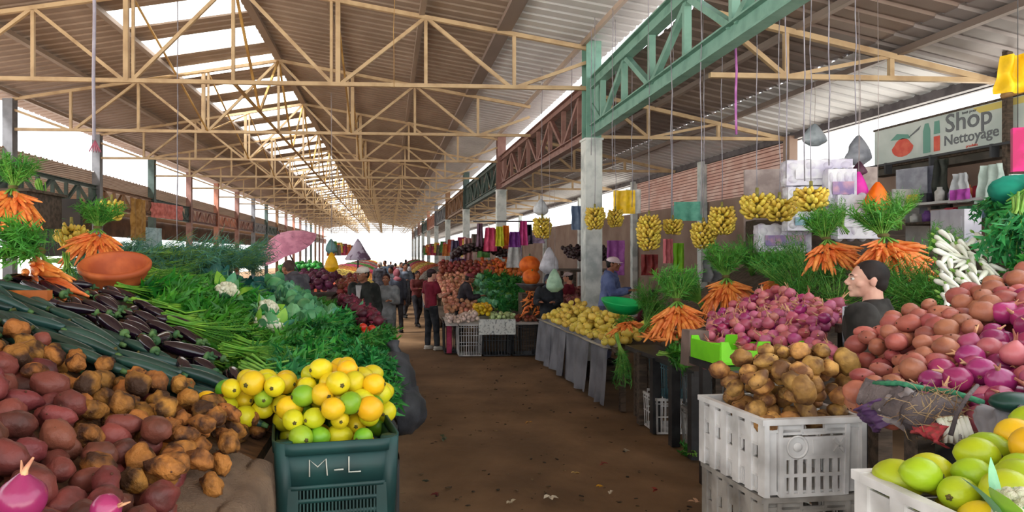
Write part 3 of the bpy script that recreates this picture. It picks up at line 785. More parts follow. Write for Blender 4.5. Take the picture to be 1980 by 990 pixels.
def smooth_crate(label, loc, rz, sx, sy, h, mat, letters=False):
    """rounded-corner crate with ribbed face, narrow slots and rim"""
    t = thing('crate', label, 'crate', loc, rz); hx, hy, rc = sx / 2, sy / 2, .07
    def outline(u, k=1.0, o=0):
        # u 0..1 round the rounded rectangle
        n = 4; P_ = []
        segs = [(hx - rc, -hy + rc, -PI / 2), (hx - rc, hy - rc, 0), (-hx + rc, hy - rc, PI / 2), (-hx + rc, -hy + rc, PI)]
        for (cx, cy, a0) in segs:
            for i in range(7): a = a0 + i * PI / 12; P_.append(((cx + (rc + o) * math.cos(a)) * k, (cy + (rc + o) * math.sin(a)) * k))
        return P_
    def band(z0, z1, k0, k1, o, m):
        A = outline(0, k0, o); B = outline(0, k1, o); Ai = outline(0, k0, o - .01); Bi = outline(0, k1, o - .01); n = len(A)
        vs = [(a[0], a[1], z0) for a in A] + [(a[0], a[1], z1) for a in B] + [(a[0], a[1], z0) for a in Ai] + [(a[0], a[1], z1) for a in Bi]
        fs = []
        for i in range(n):
            j = (i + 1) % n; fs += [(i, j, n + j, n + i), (2 * n + j, 2 * n + i, 3 * n + i, 3 * n + j), (n + i, n + j, 3 * n + j, 3 * n + i), (j, i, 2 * n + i, 2 * n + j)]
        m.add(vs, fs, 0, True)
    kk = lambda z: .93 + .07 * z / h
    q = MB(); band(h - .045, h, kk(h - .045), 1, .012, q); q.build('rim', mat, t)
    q = MB(); band(h * .46, h - .04, kk(h * .46), kk(h), 0, q)
    for z in (h * .46, h * .30, h * .14, .01): band(z - .008, z + .008, kk(z), kk(z), .006, q)
    q.build('body', mat, t)
    q = MB()
    for s in (-1, 1):
        for i in range(26):
            x = (-.5 + (i + .5) / 26) * (sx - .1) * .95
            q.box((x, s * hy * .95, h * .23), (.006, .008, h * .46))
        for i in range(18):
            y = (-.5 + (i + .5) / 18) * (sy - .1) * .95
            q.box((s * hx * .95, y, h * .23), (.008, .006, h * .46))
    for sx_, sy_ in ((-1, -1), (1, -1), (-1, 1), (1, 1)):
        q.box((sx_ * hx * .74, sy_ * hy * .955, h * .23), (.05, .01, h * .46)); q.tube([(sx_ * (hx - .03) * .95, sy_ * (hy - .03) * .95, 0), (sx_ * (hx - .03), sy_ * (hy - .03), h)], .035, 8)
    q.build('slotted_grille', mat, t)
    q = MB(); q.box((0, 0, .01), (sx * .86, sy * .86, .015)); q.build('crate_floor', mat, t)
    if letters:
        q = MB(); y = -hy * .99 - .004; z = h * .60; s = .062
        def st(pts): q.tube([(x, y - .002, z + zz) for x, zz in pts], .0032, 5)
        st([(-.105, 0), (-.105, s * 1.0), (-.075, s * .55), (-.045, s * 1.0), (-.040, 0)])
        st([(-.015, s * .3), (.02, s * .3)]); st([(.04, s * 1.05), (.04, s * .12), (.085, s * .10)])
        q.build('chalk_letters', m_chalk, t)
    return t
cx0, cy0 = -.222, 2.76
smooth_crate('dark green plastic crate chalked M-L and heaped with yellow citrus', (cx0, cy0, .985), R(9), .46, .46, .315, m_gcr, True)
smooth_crate('dark green plastic crate directly under the crate chalked M-L', (cx0, cy0, .655), R(9), .46, .46, .315, m_gcr)
smooth_crate('dark green plastic crate standing on the floor at the base of the citrus stack', (cx0, cy0, .32), R(9), .46, .46, .315, m_gcr)
smooth_crate('dark green plastic crate, lowest under the citrus', (cx0, cy0, -.005), R(9), .46, .46, .315, m_gcr)
CL = [citrus('sweet_lemon', m_lemon, '', 'citrus', .0440), citrus('sweet_lemon', m_lemon, '', 'citrus', .041, 1.2)]
CG = citrus('orange', m_gold, '', 'citrus', .046, 1.04); CI = citrus('lime', m_lime, '', 'citrus', .041, 1.1)
def topC(x, y):
    dx, dy = (x + .20) / .36, (y - 2.84) / .36
    q1 = 1 - (dx * dx + dy * dy); a = 1.275 + .275 * max(0, q1) ** .95
    dx2, dy2 = (x + .52) / .27, (y - 2.82) / .26; q2 = 1 - (dx2 * dx2 + dy2 * dy2)
    return max(a if q1 > 0 else 0, (1.34 + .16 * q2 ** .6) if q2 > 0 else 0, 1.0)
def baseC(x, y): return 1.20 if x > -.46 else 1.30
def putC(rn, p, d, eu):
    k = rn.random()
    if k < .60: rn.choice(CL).put(p, eu, rn.uniform(.88, 1.1), 'yellow sweet lemon in the citrus heap on the crate chalked M-L', 'citrus', 'yellow citrus on the dark green crate')
    elif k < .80: CG.put(p, eu, rn.uniform(.85, 1.12), 'golden orange fruit among the lemons on the crate chalked M-L', 'citrus', 'golden citrus on the dark green crate')
    else: CI.put(p, eu, rn.uniform(.85, 1.15), 'green lime among the lemons on the crate chalked M-L', 'citrus', 'green citrus on the dark green crate')
def inC(x, y):
    c, s = math.cos(-R(9)), math.sin(-R(9)); u, v = c * (x - cx0) - s * (y - cy0), s * (x - cx0) + c * (y - cy0)
    a = abs(u) < .180 and abs(v) < .180
    b = -.76 < x < -.42 and 2.72 < y < 3.05
    c2 = -.5 < x < 0 and 2.9 < y < 3.15
    return a or b or c2
print('C', heap(2, (-.78, .03, 2.52, 3.12), topC, baseC, .044, .09, putC, inC, show=9, slack=.3))
# courgettes
CZ = [courgette(0), courgette(1)]
def putZ(rn, p, d, eu): rn.choice(CZ).put(p, eu, (rn.uniform(.85, 1.25), 1.05, 1.05), 'dark green courgette in the long row above the lower left potatoes', 'courgette', 'courgettes on the left stall')
def topZ(x, y): return zL(x) + .005
inZ = poly([(-1.48, 2.66), (-.62, 2.80), (-.60, 3.0), (-.8, 3.0), (-1.62, 3.40), (-2.05, 3.6), (-2.05, 2.6)])
print('Z', heap(3, (-1.98, -.62, 2.6, 3.5), topZ, lambda x, y: zL(x) - .13, .024, .25, putZ, inZ, yaw=lambda x, y, rn: PI - .35 * min(1, max(0, -x - .6)) + rn.gauss(0, .2), show=3.2, tries=1800))
AU = [aubergine(0), aubergine(2)]
def putE(rn, p, d, eu): rn.choice(AU).put(p, eu, rn.uniform(.85, 1.15), 'glossy dark purple aubergine in the row between courgettes and greens', 'aubergine', 'aubergines on the left stall')
def topE(x, y): return zL(x) + .03
inE = poly([(-.68, 3.0), (-.8, 3.0), (-1.62, 3.40), (-2.0, 3.7), (-1.72, 4.4), (-1.04, 3.72), (-.66, 3.08)])
print('E', heap(4, (-1.98, -.66, 3.0, 4.4), topE, lambda x, y: zL(x) - .13, .034, .21, putE, inE, yaw=lambda x, y, rn: rn.gauss(2.5, .5), show=3.2, tries=1200))
# long bright greens
BG = [green_bunch('celery_bunch', 11, m_brite, m_brst, .42, 40, .34, .085, .8, cat='greens'), green_bunch('celery_bunch', 12, m_brite, m_brst, .40, 44, .4, .07, .85, cat='greens'), green_bunch('fennel_bunch', 13, m_dill, m_brst, .40, 60, .34, .035, .16, side=16, cat='greens')]
def putG(rn, p, d, eu):
    w_ = rn.choice(BG if p[1] > 4.2 else BG[1:]); nm = 'feathery fennel tops' if w_ is BG[2] else 'bright leafy celery'
    w_.put(p, eu, rn.uniform(.85, 1.15), 'bunch of %s lying between the aubergines and cabbages' % nm, 'greens', 'bunches of %s on the left stall' % nm)
def topG(x, y): return zL(x) + .05
inG = poly([(-.60, 3.2), (-1.0, 3.85), (-1.6, 4.6), (-1.8, 5.0), (-1.75, 6.2), (-1.3, 6.2), (-.95, 5.0), (-.62, 4.0), (-.42, 3.4)])
print('G', heap(5, (-2.0, -.4, 3.2, 6.2), topG, lambda x, y: zL(x) - .13, .055, .32, putG, inG, yaw=lambda x, y, rn: rn.gauss(.9, .5), show=3.0, tries=700))
# parsley and lettuce at the front
PB = [green_bunch('parsley_bunch', s, m_pars, m_cstem, .30, 44, .62, .048, 1.05, side=11, cat='greens') for s in (21, 22)]
def topP(x, y): return zL(x) + .06 - .02 * math.sin(y * 5 + x * 9) - .5 * max(0, x + .08)
inP = poly([(-.5, 3.12), (-.12, 3.12), (-.08, 4.5), (-.08, 6.6), (-.35, 6.0), (-.75, 4.9), (-.7, 4.2), (-.42, 3.5)])
def putP(rn, p, d, eu): rn.choice(PB).put(p, eu, rn.uniform(.85, 1.2), 'dark leafy parsley bunch on the aisle edge of the left stall, behind the citrus', 'greens', 'parsley bunches on the left stall')
print('P', heap(6, (-.8, .12, 3.08, 6.6), topP, lambda x, y: zL(x) - .13, .06, .26, putP, inP, yaw=lambda x, y, rn: rn.uniform(-2.4, .6), show=3.0, tries=700))
# herbs further back
def putH(rn, p, d, eu): rn.choice(BG).put(p, eu, rn.uniform(.8, 1.1), 'leafy green bunch at the far end of the left stall, around the cabbages', 'greens', 'greens at the far end of the left stall')
inH = poly([(-1.95, 7.2), (-.06, 7.2), (-.06, 9.2), (-1.95, 9.2)])
print('H', heap(7, (-2.0, .1, 7.1, 9.3), lambda x, y: 1.10 - .25 * x, lambda x, y: .93 - .22 * x, .07, .32, putH, inH, show=2.6, tries=500))
# cabbages
CB = [cabbage(1), cabbage(2)]
m_cabd = pm('dark savoy leaf', (44, 108, 96), (30, 84, 74), scale=8, rough=.5, bump=.4, bscale=30, rv=.2, rh=.03)
CBD = [cabbage(3, .1, m_cabd)]
inK = poly([(-.95, 5.0), (-.45, 5.6), (-.38, 6.6), (-.45, 7.05), (-1.75, 7.1), (-1.95, 7.1), (-1.5, 6.3), (-1.2, 6.0)])
def putK(rn, p, d, eu):
    if p[0] < -1.15: CBD[0].put(p, (rn.uniform(-.5, .5), rn.uniform(-.5, .5), rn.uniform(0, 6)), rn.uniform(.85, 1.15), 'dark blue-green savoy cabbage at the back of the left stall', 'cabbage', 'savoy cabbages on the left stall')
    else: rn.choice(CB).put(p, (rn.uniform(-.6, .6), rn.uniform(-.6, .6), rn.uniform(0, 6)), rn.uniform(.8, 1.1), 'pale green cabbage in the heap in the middle of the left stall', 'cabbage', 'pale cabbages on the left stall')
print('K', heap(8, (-2.0, -.35, 5.0, 8.6), lambda x, y: zL(x) + .07 + .05 * math.sin(x * 6 + y * 3), lambda x, y: zL(x) - .13, .088, .1, putK, inK, show=3.0, tries=900))
CF = [cauliflower(1), cauliflower(2)]
for i, (px, py, d, k, lab) in enumerate(((436, 566, 4.9, 1.25, 'white cauliflower among the dark cabbages, farthest left of the cauliflowers'), (518, 598, 4.7, 1.05, 'small white cauliflower above the other two in the middle of the left stall'),
        (508, 626, 4.3, .85, 'white cauliflower left of its twin above the parsley'), (538, 630, 4.3, 1.05, 'biggest white cauliflower just above the parsley'), (690, 602, 6.6, .95, 'small pale cauliflower beside the beetroots'), (742, 678, 5.6, .6, 'small white cauliflower at the aisle edge below the beetroots'))):
    CF[i % 2].put(W(px, py, d), (R(35), 0, i), k, lab, 'cauliflower')
# beetroots, tomatoes
BT = beet()
print('B', heap(9, (-.55, .02, 5.6, 7.6), lambda x, y: zL(x) + .22, lambda x, y: zL(x) - .0, .038, .06, lambda rn, p, d, eu: BT.put(p, (rn.uniform(-2, 2), rn.uniform(-1, 1), rn.uniform(0, 6)), rn.uniform(.85, 1.2), 'dark red beetroot in the heap at the aisle edge of the left stall', 'beetroot', 'beetroots on the left stall'),
     poly([(-.52, 7.05), (-.30, 7.05), (-.06, 6.1), (-.08, 5.75), (-.24, 6.0)]), show=3, tries=500))
TM = round_fruit('tomato', m_tom, .034, '', 'tomato')
print('T', heap(10, (-.24, -.10, 5.35, 5.7), lambda x, y: zL(x) + .16, lambda x, y: zL(x) + .05, .034, .06, lambda rn, p, d, eu: TM.put(p, (rn.uniform(-1, 1), rn.uniform(-1, 1), 0), rn.uniform(.9, 1.15), 'red tomato in the small pile below the beetroots', 'tomato', 'tomatoes on the left stall'), show=2, tries=200, maxn=12))
# leeks
onw = MATS['onion white']
LK = [green_bunch('leek_bunch', 31, m_teal, m_cstem, .60, 34, .16, .10, .16, side=7, cat='leeks', droop=.35)]
inL = poly([(-2.9, 6.3), (-1.95, 6.2), (-1.75, 7.3), (-1.75, 9.0), (-2.9, 9.0)])
stand('produce_table', 'raised table with the heap of leeks behind the terracotta bowl', -3.3, -2.12, 5.6, 9.4, lambda x: 1.78, .05, woodb)
print('L', heap(11, (-3.0, -1.7, 6.2, 9.0), lambda x, y: 1.99 + .05 * math.sin(y * 3), lambda x, y: 1.80 if x < -2.1 else zL(x) - .05, .05, .5, lambda rn, p, d, eu: LK[0].put(p, eu, rn.uniform(.8, 1.1), 'bluish green leek bunch in the heap at the back of the left stall', 'leeks', 'leeks on the left stall'), inL, yaw=lambda x, y, rn: rn.gauss(-.2, .45), show=3, tries=500))
# back shelf with carrots, bowl
stand('display_shelf', 'dark plank shelf at the back of the left stall holding the carrot bunches', -3.4, -2.12, 2.2, 5.5, lambda x: 1.80, .09, wood)
q = MB(); q.box((0, 0, 0), (.9, .05, .05)); tag(q.build('wooden_batten', pm('orange batten', (196, 110, 44), (170, 92, 40), scale=8, rough=.6), None, W(-90, 572, 3.25)), 'orange wooden batten lying at the left edge above the courgettes', 'batten')
terr = pm('terracotta', (206, 108, 56), (176, 84, 44), scale=6, rough=.6, bump=.1, bscale=40)
prof = [(.0, -.115), (.10, -.115), (.125, -.10), (.155, -.06), (.195, .0), (.205, .03), (.222, .045), (.226, .07), (.212, .085), (.198, .075), (.185, .04), (.165, -.03), (.12, -.085), (.0, -.092)]
q = MB(); q.lathe(prof, 40); o = q.build('terracotta_bowl', terr, None, W(224, 530, 4.45), (R(20), R(4), 0)); tag(o, 'wide empty terracotta bowl tilted towards the aisle in front of the carrots', 'bowl')
CRB = [carrot_bunch(1, 80), carrot_bunch(2, 80, 1.4), carrot_bunch(3, 40, .9)]
def cbunch(i, px, py, d, sc, rz, lab, tilt=0, lean=0): return CRB[i].put(W(px, py, d), (tilt, lean, rz), sc, lab, 'carrots')
cbunch(0, 188, 448, 5.0, (1.15, 1.0, .95), .05, 'carrot bunch fanned out behind the terracotta bowl')
cbunch(1, 24, 372, 4.5, (1.05, 1.0, 1.05), .1, 'carrot bunch standing highest at the left edge with bushy greens')
q = MB(); q.box((0, 0, .12), (.7, .5, .24)); q.box((0, 0, .25), (.76, .56, .02)); o = q.build('wooden_box', wood, None, W(-10, 440, 4.85)); tag(o, 'dark wooden box holding up the highest carrot bunch at the left edge', 'box')
CRF = carrot_bunch(5, 34, 1.0, (-.05, .35), (-1, -.2, .12), .22, 60, .6)
CRF.put(W(70, 500, 3.75), (R(10), R(22), R(78)), 1.45, 'carrot bunch lying with roots towards the terracotta bowl and greens at the left edge', 'carrots')
# green onions hanging behind
SP = green_bunch('spring_onion_bunch', 41, m_pars, m_cstem, .5, 34, .3, .08, .14, side=7, cat='greens', droop=.3)
SP.put(W(92, 415, 5.3), (0, R(75), 0), 1.0, 'dark spring onion bunch hanging between the two upright carrot bunches', 'greens')
SP.put(W(132, 530, 4.2), (0, R(40), R(-60)), .7, 'dark spring onion bunch drooping over the shelf below the carrots', 'greens')
BH = [banana_hand(1, 7, 10, .36, .05), banana_hand(2, 9, 11, .5, .06), banana_hand(3, 5, 10, .24, .05)]
BH[2].put(W(138, 432, 5.6), (0, 0, 0), .9, 'pale yellow banana bunch left of the carrots behind the terracotta bowl', 'bananas')
BH[2].put(W(216, 386, 7.2), (0, 0, 1), .9, 'small banana bunch above and behind the left carrots', 'bananas')
# black bags on the aisle side
m_bag = pm('dark grey sack', (62, 64, 70), (40, 42, 46), scale=5, rough=.6, bump=.5, bscale=12)
for (px, py, d, r, lab) in ((768, 735, 4.75, (.13, .24, .2), 'dark grey sack hanging on the aisle side of the left stall, upper of two'), (782, 790, 4.65, (.15, .22, .17), 'dark grey sack bulging at the aisle side of the left stall, lower of two')):
    q = MB(); q.ell((0, 0, 0), r, 20, 14, fn=lambda p: 1 + .18 * noise.noise(p * 2.5)); q.tube([(0, 0, r[2] * .8), (-.02, 0, r[2] * 1.15), (-.03, .02, r[2] * 1.3)], [.05, .03, .05], 8)
    tag(q.build('sack', m_bag, None, W(px, py, d)), lab, 'sack')

q = MB(); q.box((0, 0, 0), (.42, .05, .5)); tag(q.build('back_board', pm('dark stall board', (64, 56, 50), (44, 42, 42), scale=3, rough=.8), None, W(110, 440, 5.9)), 'small dark board standing behind the carrot shelf at the left edge', 'board')
# ------------------------------------------------------------------ right stalls, near part
def zR(x, y=0): return 1.45 + .35 * (x - 1.7)
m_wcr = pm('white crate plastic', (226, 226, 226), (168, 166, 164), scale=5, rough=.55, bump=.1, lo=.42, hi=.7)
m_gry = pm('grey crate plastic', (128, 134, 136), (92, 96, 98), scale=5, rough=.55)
def vent_crate(label, loc, rz, sx, sy, h, mat, emblem=True, name='crate'):
    """crate with ribbed long sides and a short end that has a grip, a round boss and two rows of slots"""
    t = thing(name, label, 'crate', loc, rz); hx, hy = sx / 2, sy / 2
    q = MB()
    for s in (-1, 1):
        q.box((0, s * hy, h - .012), (sx + .03, .03, .024)); q.box((s * hx, 0, h - .0125), (.03, sy - .031, .023))
    q.build('rim', mat, t)
    k = .94
    # end walls (short, facing -y / +y)
    for s in (-1, 1):
        m = MB(); y = s * hy * .985
        m.box((0, y, h * .93 - .03), (sx * .96, .008, .012))
        for u in (-.5, -.345, .345, .5): m.bar((u * sx * k, y, 0), (u * sx, y, h), .018, .022)
        for u in (-.42, .42): m.box((u * sx, y + .006 * -s, h * .5), (.05, .006, h * .96))
        m.box((0, y, h * .62), (sx * .66, .008, h * .27)); m.box((0, y, h * .80), (sx * .66, .006, .01))
        for x in (-.235, .235): m.box((x * sx, y, h * .87), (sx * .21, .008, h * .16))
        for x in (-.10, .10): m.bar((x * sx * 1.2, y, h * .79), (x * sx * 1.2, y, h * .95), .012)
        m.bar((-.12 * sx, y, h * .80), (.12 * sx, y, h * .80), .012)
        for r_, (z0, z1) in enumerate(((.02, .245), (.285, .475))):
            for i in range(8):
                x = (-.5 + i / 7) * sx * .62; m.box((x, y, h * (z0 + z1) / 2), (.020 if i not in (0, 7) else .03, .008, h * (z1 - z0)))
        for z in (.01, .265, .49): m.box((0, y, h * z), (sx * .68, .010, .014))
        if emblem:
            m.lathe([(.044, -.004), (.05, .002), (.044, .006), (.040, 0)], 20, c=(-.17 * sx, y + s * .006, h * .63), rot=(R(90), 0, 0))
            m.lathe([(.0, .004), (.018, .004), (.02, 0)], 14, c=(-.17 * sx, y + s * .008, h * .63), rot=(R(90 * -s), 0, 0))
            m.box((.045 * sx, y + s * .005, h * .63), (.05, .006, .055)); m.bar((.2 * sx, y + s * .006, h * .55), (.3 * sx, y + s * .006, h * .72), .01); m.bar((.3 * sx, y + s * .006, h * .55), (.2 * sx, y + s * .006, h * .72), .01)
        m.build('end_panel', mat, t)
    for s in (-1, 1):
        m = MB(); x = s * hx * .985
        for i in range(6):
            u = -.5 + i / 5; m.box((x, u * sy * .97, h * .5), (.022, .045, h * .97))
        for i in range(5):
            u = -.4 + i / 5
            for z in (.05, .25, .45, .65, .85): m.box((x, u * sy, h * z), (.008, .07, .012))
            for j in (-1, 0, 1): m.box((x, (u + j * .028) * sy, h * .15), (.008, .006, h * .24)); m.box((x, (u + j * .028) * sy, h * .6), (.008, .006, h * .2)) if j else None
            m.box((x, u * sy, h * .76), (.005, .07, h * .2)); m.box((x, u * sy, h * .35), (.005, .07, h * .16))
        m.build('side_panel', mat, t)
    q = MB(); q.box((0, 0, .012), (sx * .93, sy * .95, .014)); q.build('crate_floor', mat, t)
    return t
zc = [.0, .33, .66, .99]
lb = ['white plastic crate standing on the floor under the potato stack', 'worn white crate, second from the floor in the potato stack', 'grey-white crate right under the crate heaped with potatoes', 'white plastic crate heaped with earthy potatoes, top of its stack']
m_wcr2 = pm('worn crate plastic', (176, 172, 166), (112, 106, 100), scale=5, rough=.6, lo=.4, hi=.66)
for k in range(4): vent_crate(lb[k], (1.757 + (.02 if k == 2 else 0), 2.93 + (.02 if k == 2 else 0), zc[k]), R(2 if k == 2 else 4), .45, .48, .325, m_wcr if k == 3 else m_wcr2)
PW = potato('earthy_potato', m_wpot, '', .105, .036, 3, .2)
def locW(x, y): c, s_ = math.cos(R(4)), math.sin(R(4)); dx, dy = x - 1.757, y - 2.93; return c * dx + s_ * dy, -s_ * dx + c * dy
def topW(x, y):
    lx_, ly_ = locW(x, y); u, v = (lx_ - .03) / .28, ly_ / .28; q_ = max(0, 1 - u * u) * max(0, 1 - v * v)
    return 1.345 + .20 * q_ ** .6 + .26 * max(0, lx_ + .05) + .14 * max(0, ly_ + .1)
def inW(x, y):
    lx_, ly_ = locW(x, y); return (abs(lx_) < .195 and abs(ly_) < .205) or (0 < lx_ < .36 and -.02 < ly_ < .22)
def putW(rn, p, d, eu): rn.choice(PW).put(p, eu, rn.uniform(.85, 1.15), 'earthy brown potato in the heap on the white crate', 'potato', 'earthy potatoes on the white crate')
print('W', heap(21, (1.5, 2.20, 2.65, 3.24), topW, lambda x, y: 1.24 if locW(x, y)[0] < .2 else 1.33, .037, .10, putW, inW, show=9, tiltj=.4))
for (px, py, d, sc, eu, lab) in ((1555, 755, 2.80, 1.25, (.3, R(82), .1), 'large earthy potato standing upright at the front of the potato crate'), (1638, 700, 2.98, 1.3, (.2, R(60), .3), 'largest earthy potato at the upper right of the heap on the white crate')):
    PW[0].put(W(px, py, d), eu, sc, lab, 'potato')
# right sloping table with red potatoes and onions
stand('produce_table', 'sloping stall table under the rosy potatoes and red onions at right', 1.96, 3.25, 1.2, 2.60, lambda x: zR(x) - .15, .05, blackp)
stand('produce_table', 'sloping stall table right behind the white potato crate', 2.22, 3.3, 2.62, 3.15, lambda x: zR(x) - .15, .05, wood)
g3 = 'rosy potatoes on the right stall'
PP = potato('rosy_potato', m_pinkpot, '', .096, .040, 3, .10)
def bnd(x): return 2.34 + .52 * (x - 1.96)
def topR(x, y): return zR(x) + .01 
def baseR(x, y): return zR(x) - .15
print('R', heap(22, (1.78, 3.2, 2.2, 3.45), topR, baseR, .040, .095, lambda rn, p, d, eu: rn.choice(PP).put(p, eu, rn.uniform(.82, 1.2), 'smooth rosy potato in the heap behind the big red onions', 'potato', g3),
     lambda x, y: y > bnd(x) + .03 and y < 3.07 and x > (1.84 if y < 2.6 else 2.16), show=2.4, tiltj=.3))
ONB = [onion('onion', m_onion, '', .047, .03, s) for s in (0, 2)] + [onion('onion', m_onion2, '', .045, .04, 5)]
def putO(rn, p, d, eu):
    k = rn.choice((0, 0, 1, 1, 2)); nm = 'large glossy purple-red onion' if k < 2 else 'large pink onion with dry skin'
    ONB[k].put(p, (rn.uniform(-1.4, 1.4), rn.uniform(-1.4, 1.4), rn.uniform(0, 6)), rn.uniform(.85, 1.12), nm + ' in the heap at the right edge', 'onion', 'large %s onions at the right edge' % ('purple' if k < 2 else 'pink'))
print('O', heap(23, (1.84, 3.0, 1.35, 2.95), lambda x, y: zR(x) + .01 - 1.0 * max(0, 1.93 - x), baseR, .047, .09, putO, lambda x, y: y < bnd(x) and x > 1.86, show=2.4, slack=.3))
# small onions with the lime crate
m_lcr = pm('lime green crate plastic', (126, 222, 34), (110, 200, 30), scale=4, rough=.4)
def zO(x, y=0): return 1.34 + .36 * (x - 2.4)
stand('produce_table', 'sloping table under the heap of small pink onions beside the lime green crate', 2.62, 3.5, 4.66, 5.75, lambda x: zO(x) - .12, .05, wood, legm=blackp)
stand('produce_table', 'small table carrying the lime green crate', 2.14, 3.3, 4.05, 4.65, lambda x: 1.27, .05, blackp, legs=False)
for xx, yy, lb_ in ((2.32, 4.2, 'black post under the near corner of the lime crate table'), (3.2, 4.5, 'black post under the far corner of the lime crate table')):
    q = MB(); q.box((xx, yy, .61), (.07, .07, 1.22)); tag(q.build('table_leg', blackp), lb_, 'post')
t = thing('crate', 'shallow lime green plastic crate full of small onions behind the potato crate', 'crate', (2.44, 4.42, 1.275), R(3))
hx, hy, hh = .30, .19, .12
for nm, sg in (('front_panel', -1), ('back_panel', 1)):
    m = MB(); y = sg * hy; pts = [(-hx, 0), (hx, 0), (hx, hh + .03), (hx - .05, hh + .03), (hx - .07, hh - .02), (.05, hh - .03), (.04, hh + .03), (-.04, hh + .03), (-.05, hh - .03), (-hx + .07, hh - .02), (-hx + .05, hh + .03), (-hx, hh + .03)]
    vs = [(a, y - .006, b) for a, b in pts] + [(a, y + .006, b) for a, b in pts]; n = len(pts)
    m.add(vs, [tuple(range(n)), tuple(range(2 * n - 1, n - 1, -1))] + [(i, (i + 1) % n, n + (i + 1) % n, n + i) for i in range(n)], 0, False)
    for x in (-.2, -.1, .1, .2): m.box((x, y + sg * .006, .045), (.012, .01, .09))
    m.box((0, y + sg * .006, .012), (2 * hx, .012, .02)); m.build(nm, m_lcr, t)
for sg in (-1, 1):
    m = MB(); m.box((sg * hx, 0, .065), (.012, 2 * hy, .13)); m.build('side_panel', m_lcr, t)
m = MB(); m.box((0, 0, .008), (2 * hx, 2 * hy, .012)); m.build('crate_floor', m_lcr, t)
ONS = [onion('onion', m_onion2, '', .043, .06, s) for s in (1, 4)] + [onion('onion', m_onion, '', .040, .05, 7)]
inOS = poly([(2.16, 4.25), (2.2, 4.6), (2.55, 5.2), (2.85, 5.75), (3.35, 5.6), (3.35, 4.7), (2.85, 4.25), (2.70, 3.9), (2.5, 4.0)])
def topOS(x, y): return zO(x) + .02 + .04 * math.sin(x * 5 + y * 4) - .9 * max(0, 2.26 - x) - .5 * max(0, 4.4 - y) * (x < 2.6)
def putOS(rn, p, d, eu):
    k = rn.choice((0, 0, 1, 1, 1, 2)); ONS[k].put(p, (rn.uniform(-1.6, 1.6), rn.uniform(-1.6, 1.6), rn.uniform(0, 6)), rn.uniform(.8, 1.15), 'small %s onion with papery neck in the heap behind the lime green crate' % ('pink' if k < 2 else 'purple'), 'onion', 'small %s onions behind the lime crate' % ('pink' if k < 2 else 'purple'))
print('OS', heap(24, (2.12, 3.4, 3.85, 5.8), topOS, lambda x, y: 1.30 if (x < 2.76 and y < 4.63) else (max(1.27, zO(x) - .2) if y < 4.65 else zO(x) - .12), .043, .085, putOS, inOS, show=3.0, slack=.35, maxn=290))
card = pm('grey-brown cardboard', (132, 112, 104), (108, 92, 84), scale=5, rough=.8)
q = MB(); q.box((0, 0, 0), (.16, .10, .26)); q.box((0, -.053, .02), (.04, .004, .03)); o = q.build('cardboard_box', card, None, W(1343, 672, 4.98), (0, R(3), R(8))); tag(o, 'small grey-brown cardboard box standing between the small onions and the carrots', 'box')
q = MB(); q.grid(lambda u, v: (2.16 + .36 * u, 4.20 - .02 * math.sin(u * 9 + v * 4) - .05 * v, 1.255 - .22 * v + .01 * math.sin(u * 14)), 16, 8)
tag(q.build('sack', pm('pale sack paper', (196, 198, 192), (160, 162, 158), scale=5, rough=.8), None), 'pale grey sack hanging under the lime green crate behind the potatoes', 'sack')
# black tarp, sacks, root bag in front of the right table
m_jute = pm('grey jute', (116, 106, 106), (84, 76, 78), scale=9, rough=.95, bump=.5, bscale=90)
m_purp = pm('purple bag', (108, 74, 120), (84, 56, 98), scale=5, rough=.5)
m_straw = pm('dry root straw', (186, 160, 120), (140, 108, 74), scale=12, rough=.9)
m_redmesh = pm('red mesh bag', (186, 60, 70), (140, 70, 66), scale=60, rough=.8)
m_clear = pm('clear wrinkled plastic', (176, 170, 168), (126, 116, 116), scale=7, rough=.25, bump=.6, bscale=10)
def cloth_over(name, mat, label, pts, nu=24, nv=16, amp=.02, seed=0):
    """bilinear patch over four corners with folds"""
    a, b, c, d_ = [Vector(p) for p in pts]; nrm = (b - a).cross(d_ - a).normalized()
    def f(u, v):
        p = a.lerp(b, u).lerp(d_.lerp(c, u), v); return p + nrm * (amp * (noise.noise(Vector((u * 5, v * 4, seed))) + .5 * noise.noise(Vector((u * 12, v * 9, seed + 3)))) + .04 * math.sin(PI * v))
    q = MB(); q.grid(f, nu, nv); vs = q.v[:]; q2 = MB(); q2.grid(lambda u, v: f(u, v) - nrm * .006, nu, nv); q.add(q2.v, [tuple(reversed(f_)) for f_ in q2.f])
    return tag(q.build(name, mat), label, 'cloth')
cloth_over('jute_sack', m_jute, 'grey jute sack folded over the table edge beside the potato crate', [W(1655, 775, 2.50), W(1752, 818, 2.28), W(1788, 742, 2.40), W(1690, 738, 2.62)], seed=1)
cloth_over('purple_bag', m_purp, 'purple cloth bag tip hanging below the grey jute sack', [W(1655, 795, 2.56), W(1700, 838, 2.46), W(1740, 812, 2.36), W(1700, 770, 2.42)], seed=2)
cloth_over('plastic_sheet', m_clear, 'wrinkled clear plastic sheet hanging over the edge of the onion table', [W(1700, 815, 2.42), W(1860, 858, 2.12), W(1880, 770, 2.20), W(1752, 752, 2.44)], seed=3, amp=.05)
t = thing('root_bag', 'bag of dry pale roots lying against the onion table edge', 'roots', W(1810, 795, 2.18))
rn = random.Random(5); q = MB()
for i in range(150):
    p = Vector((rn.gauss(0, .055), rn.gauss(0, .03), rn.gauss(0, .035))); d = Vector((rn.gauss(0, 1), rn.gauss(0, .6), rn.gauss(0, .8))).normalized() * .035
    q.tube([p - d, p + Vector((rn.gauss(0, .008), 0, rn.gauss(0, .008))), p + d], [.0012, .0015, .0008], 3)
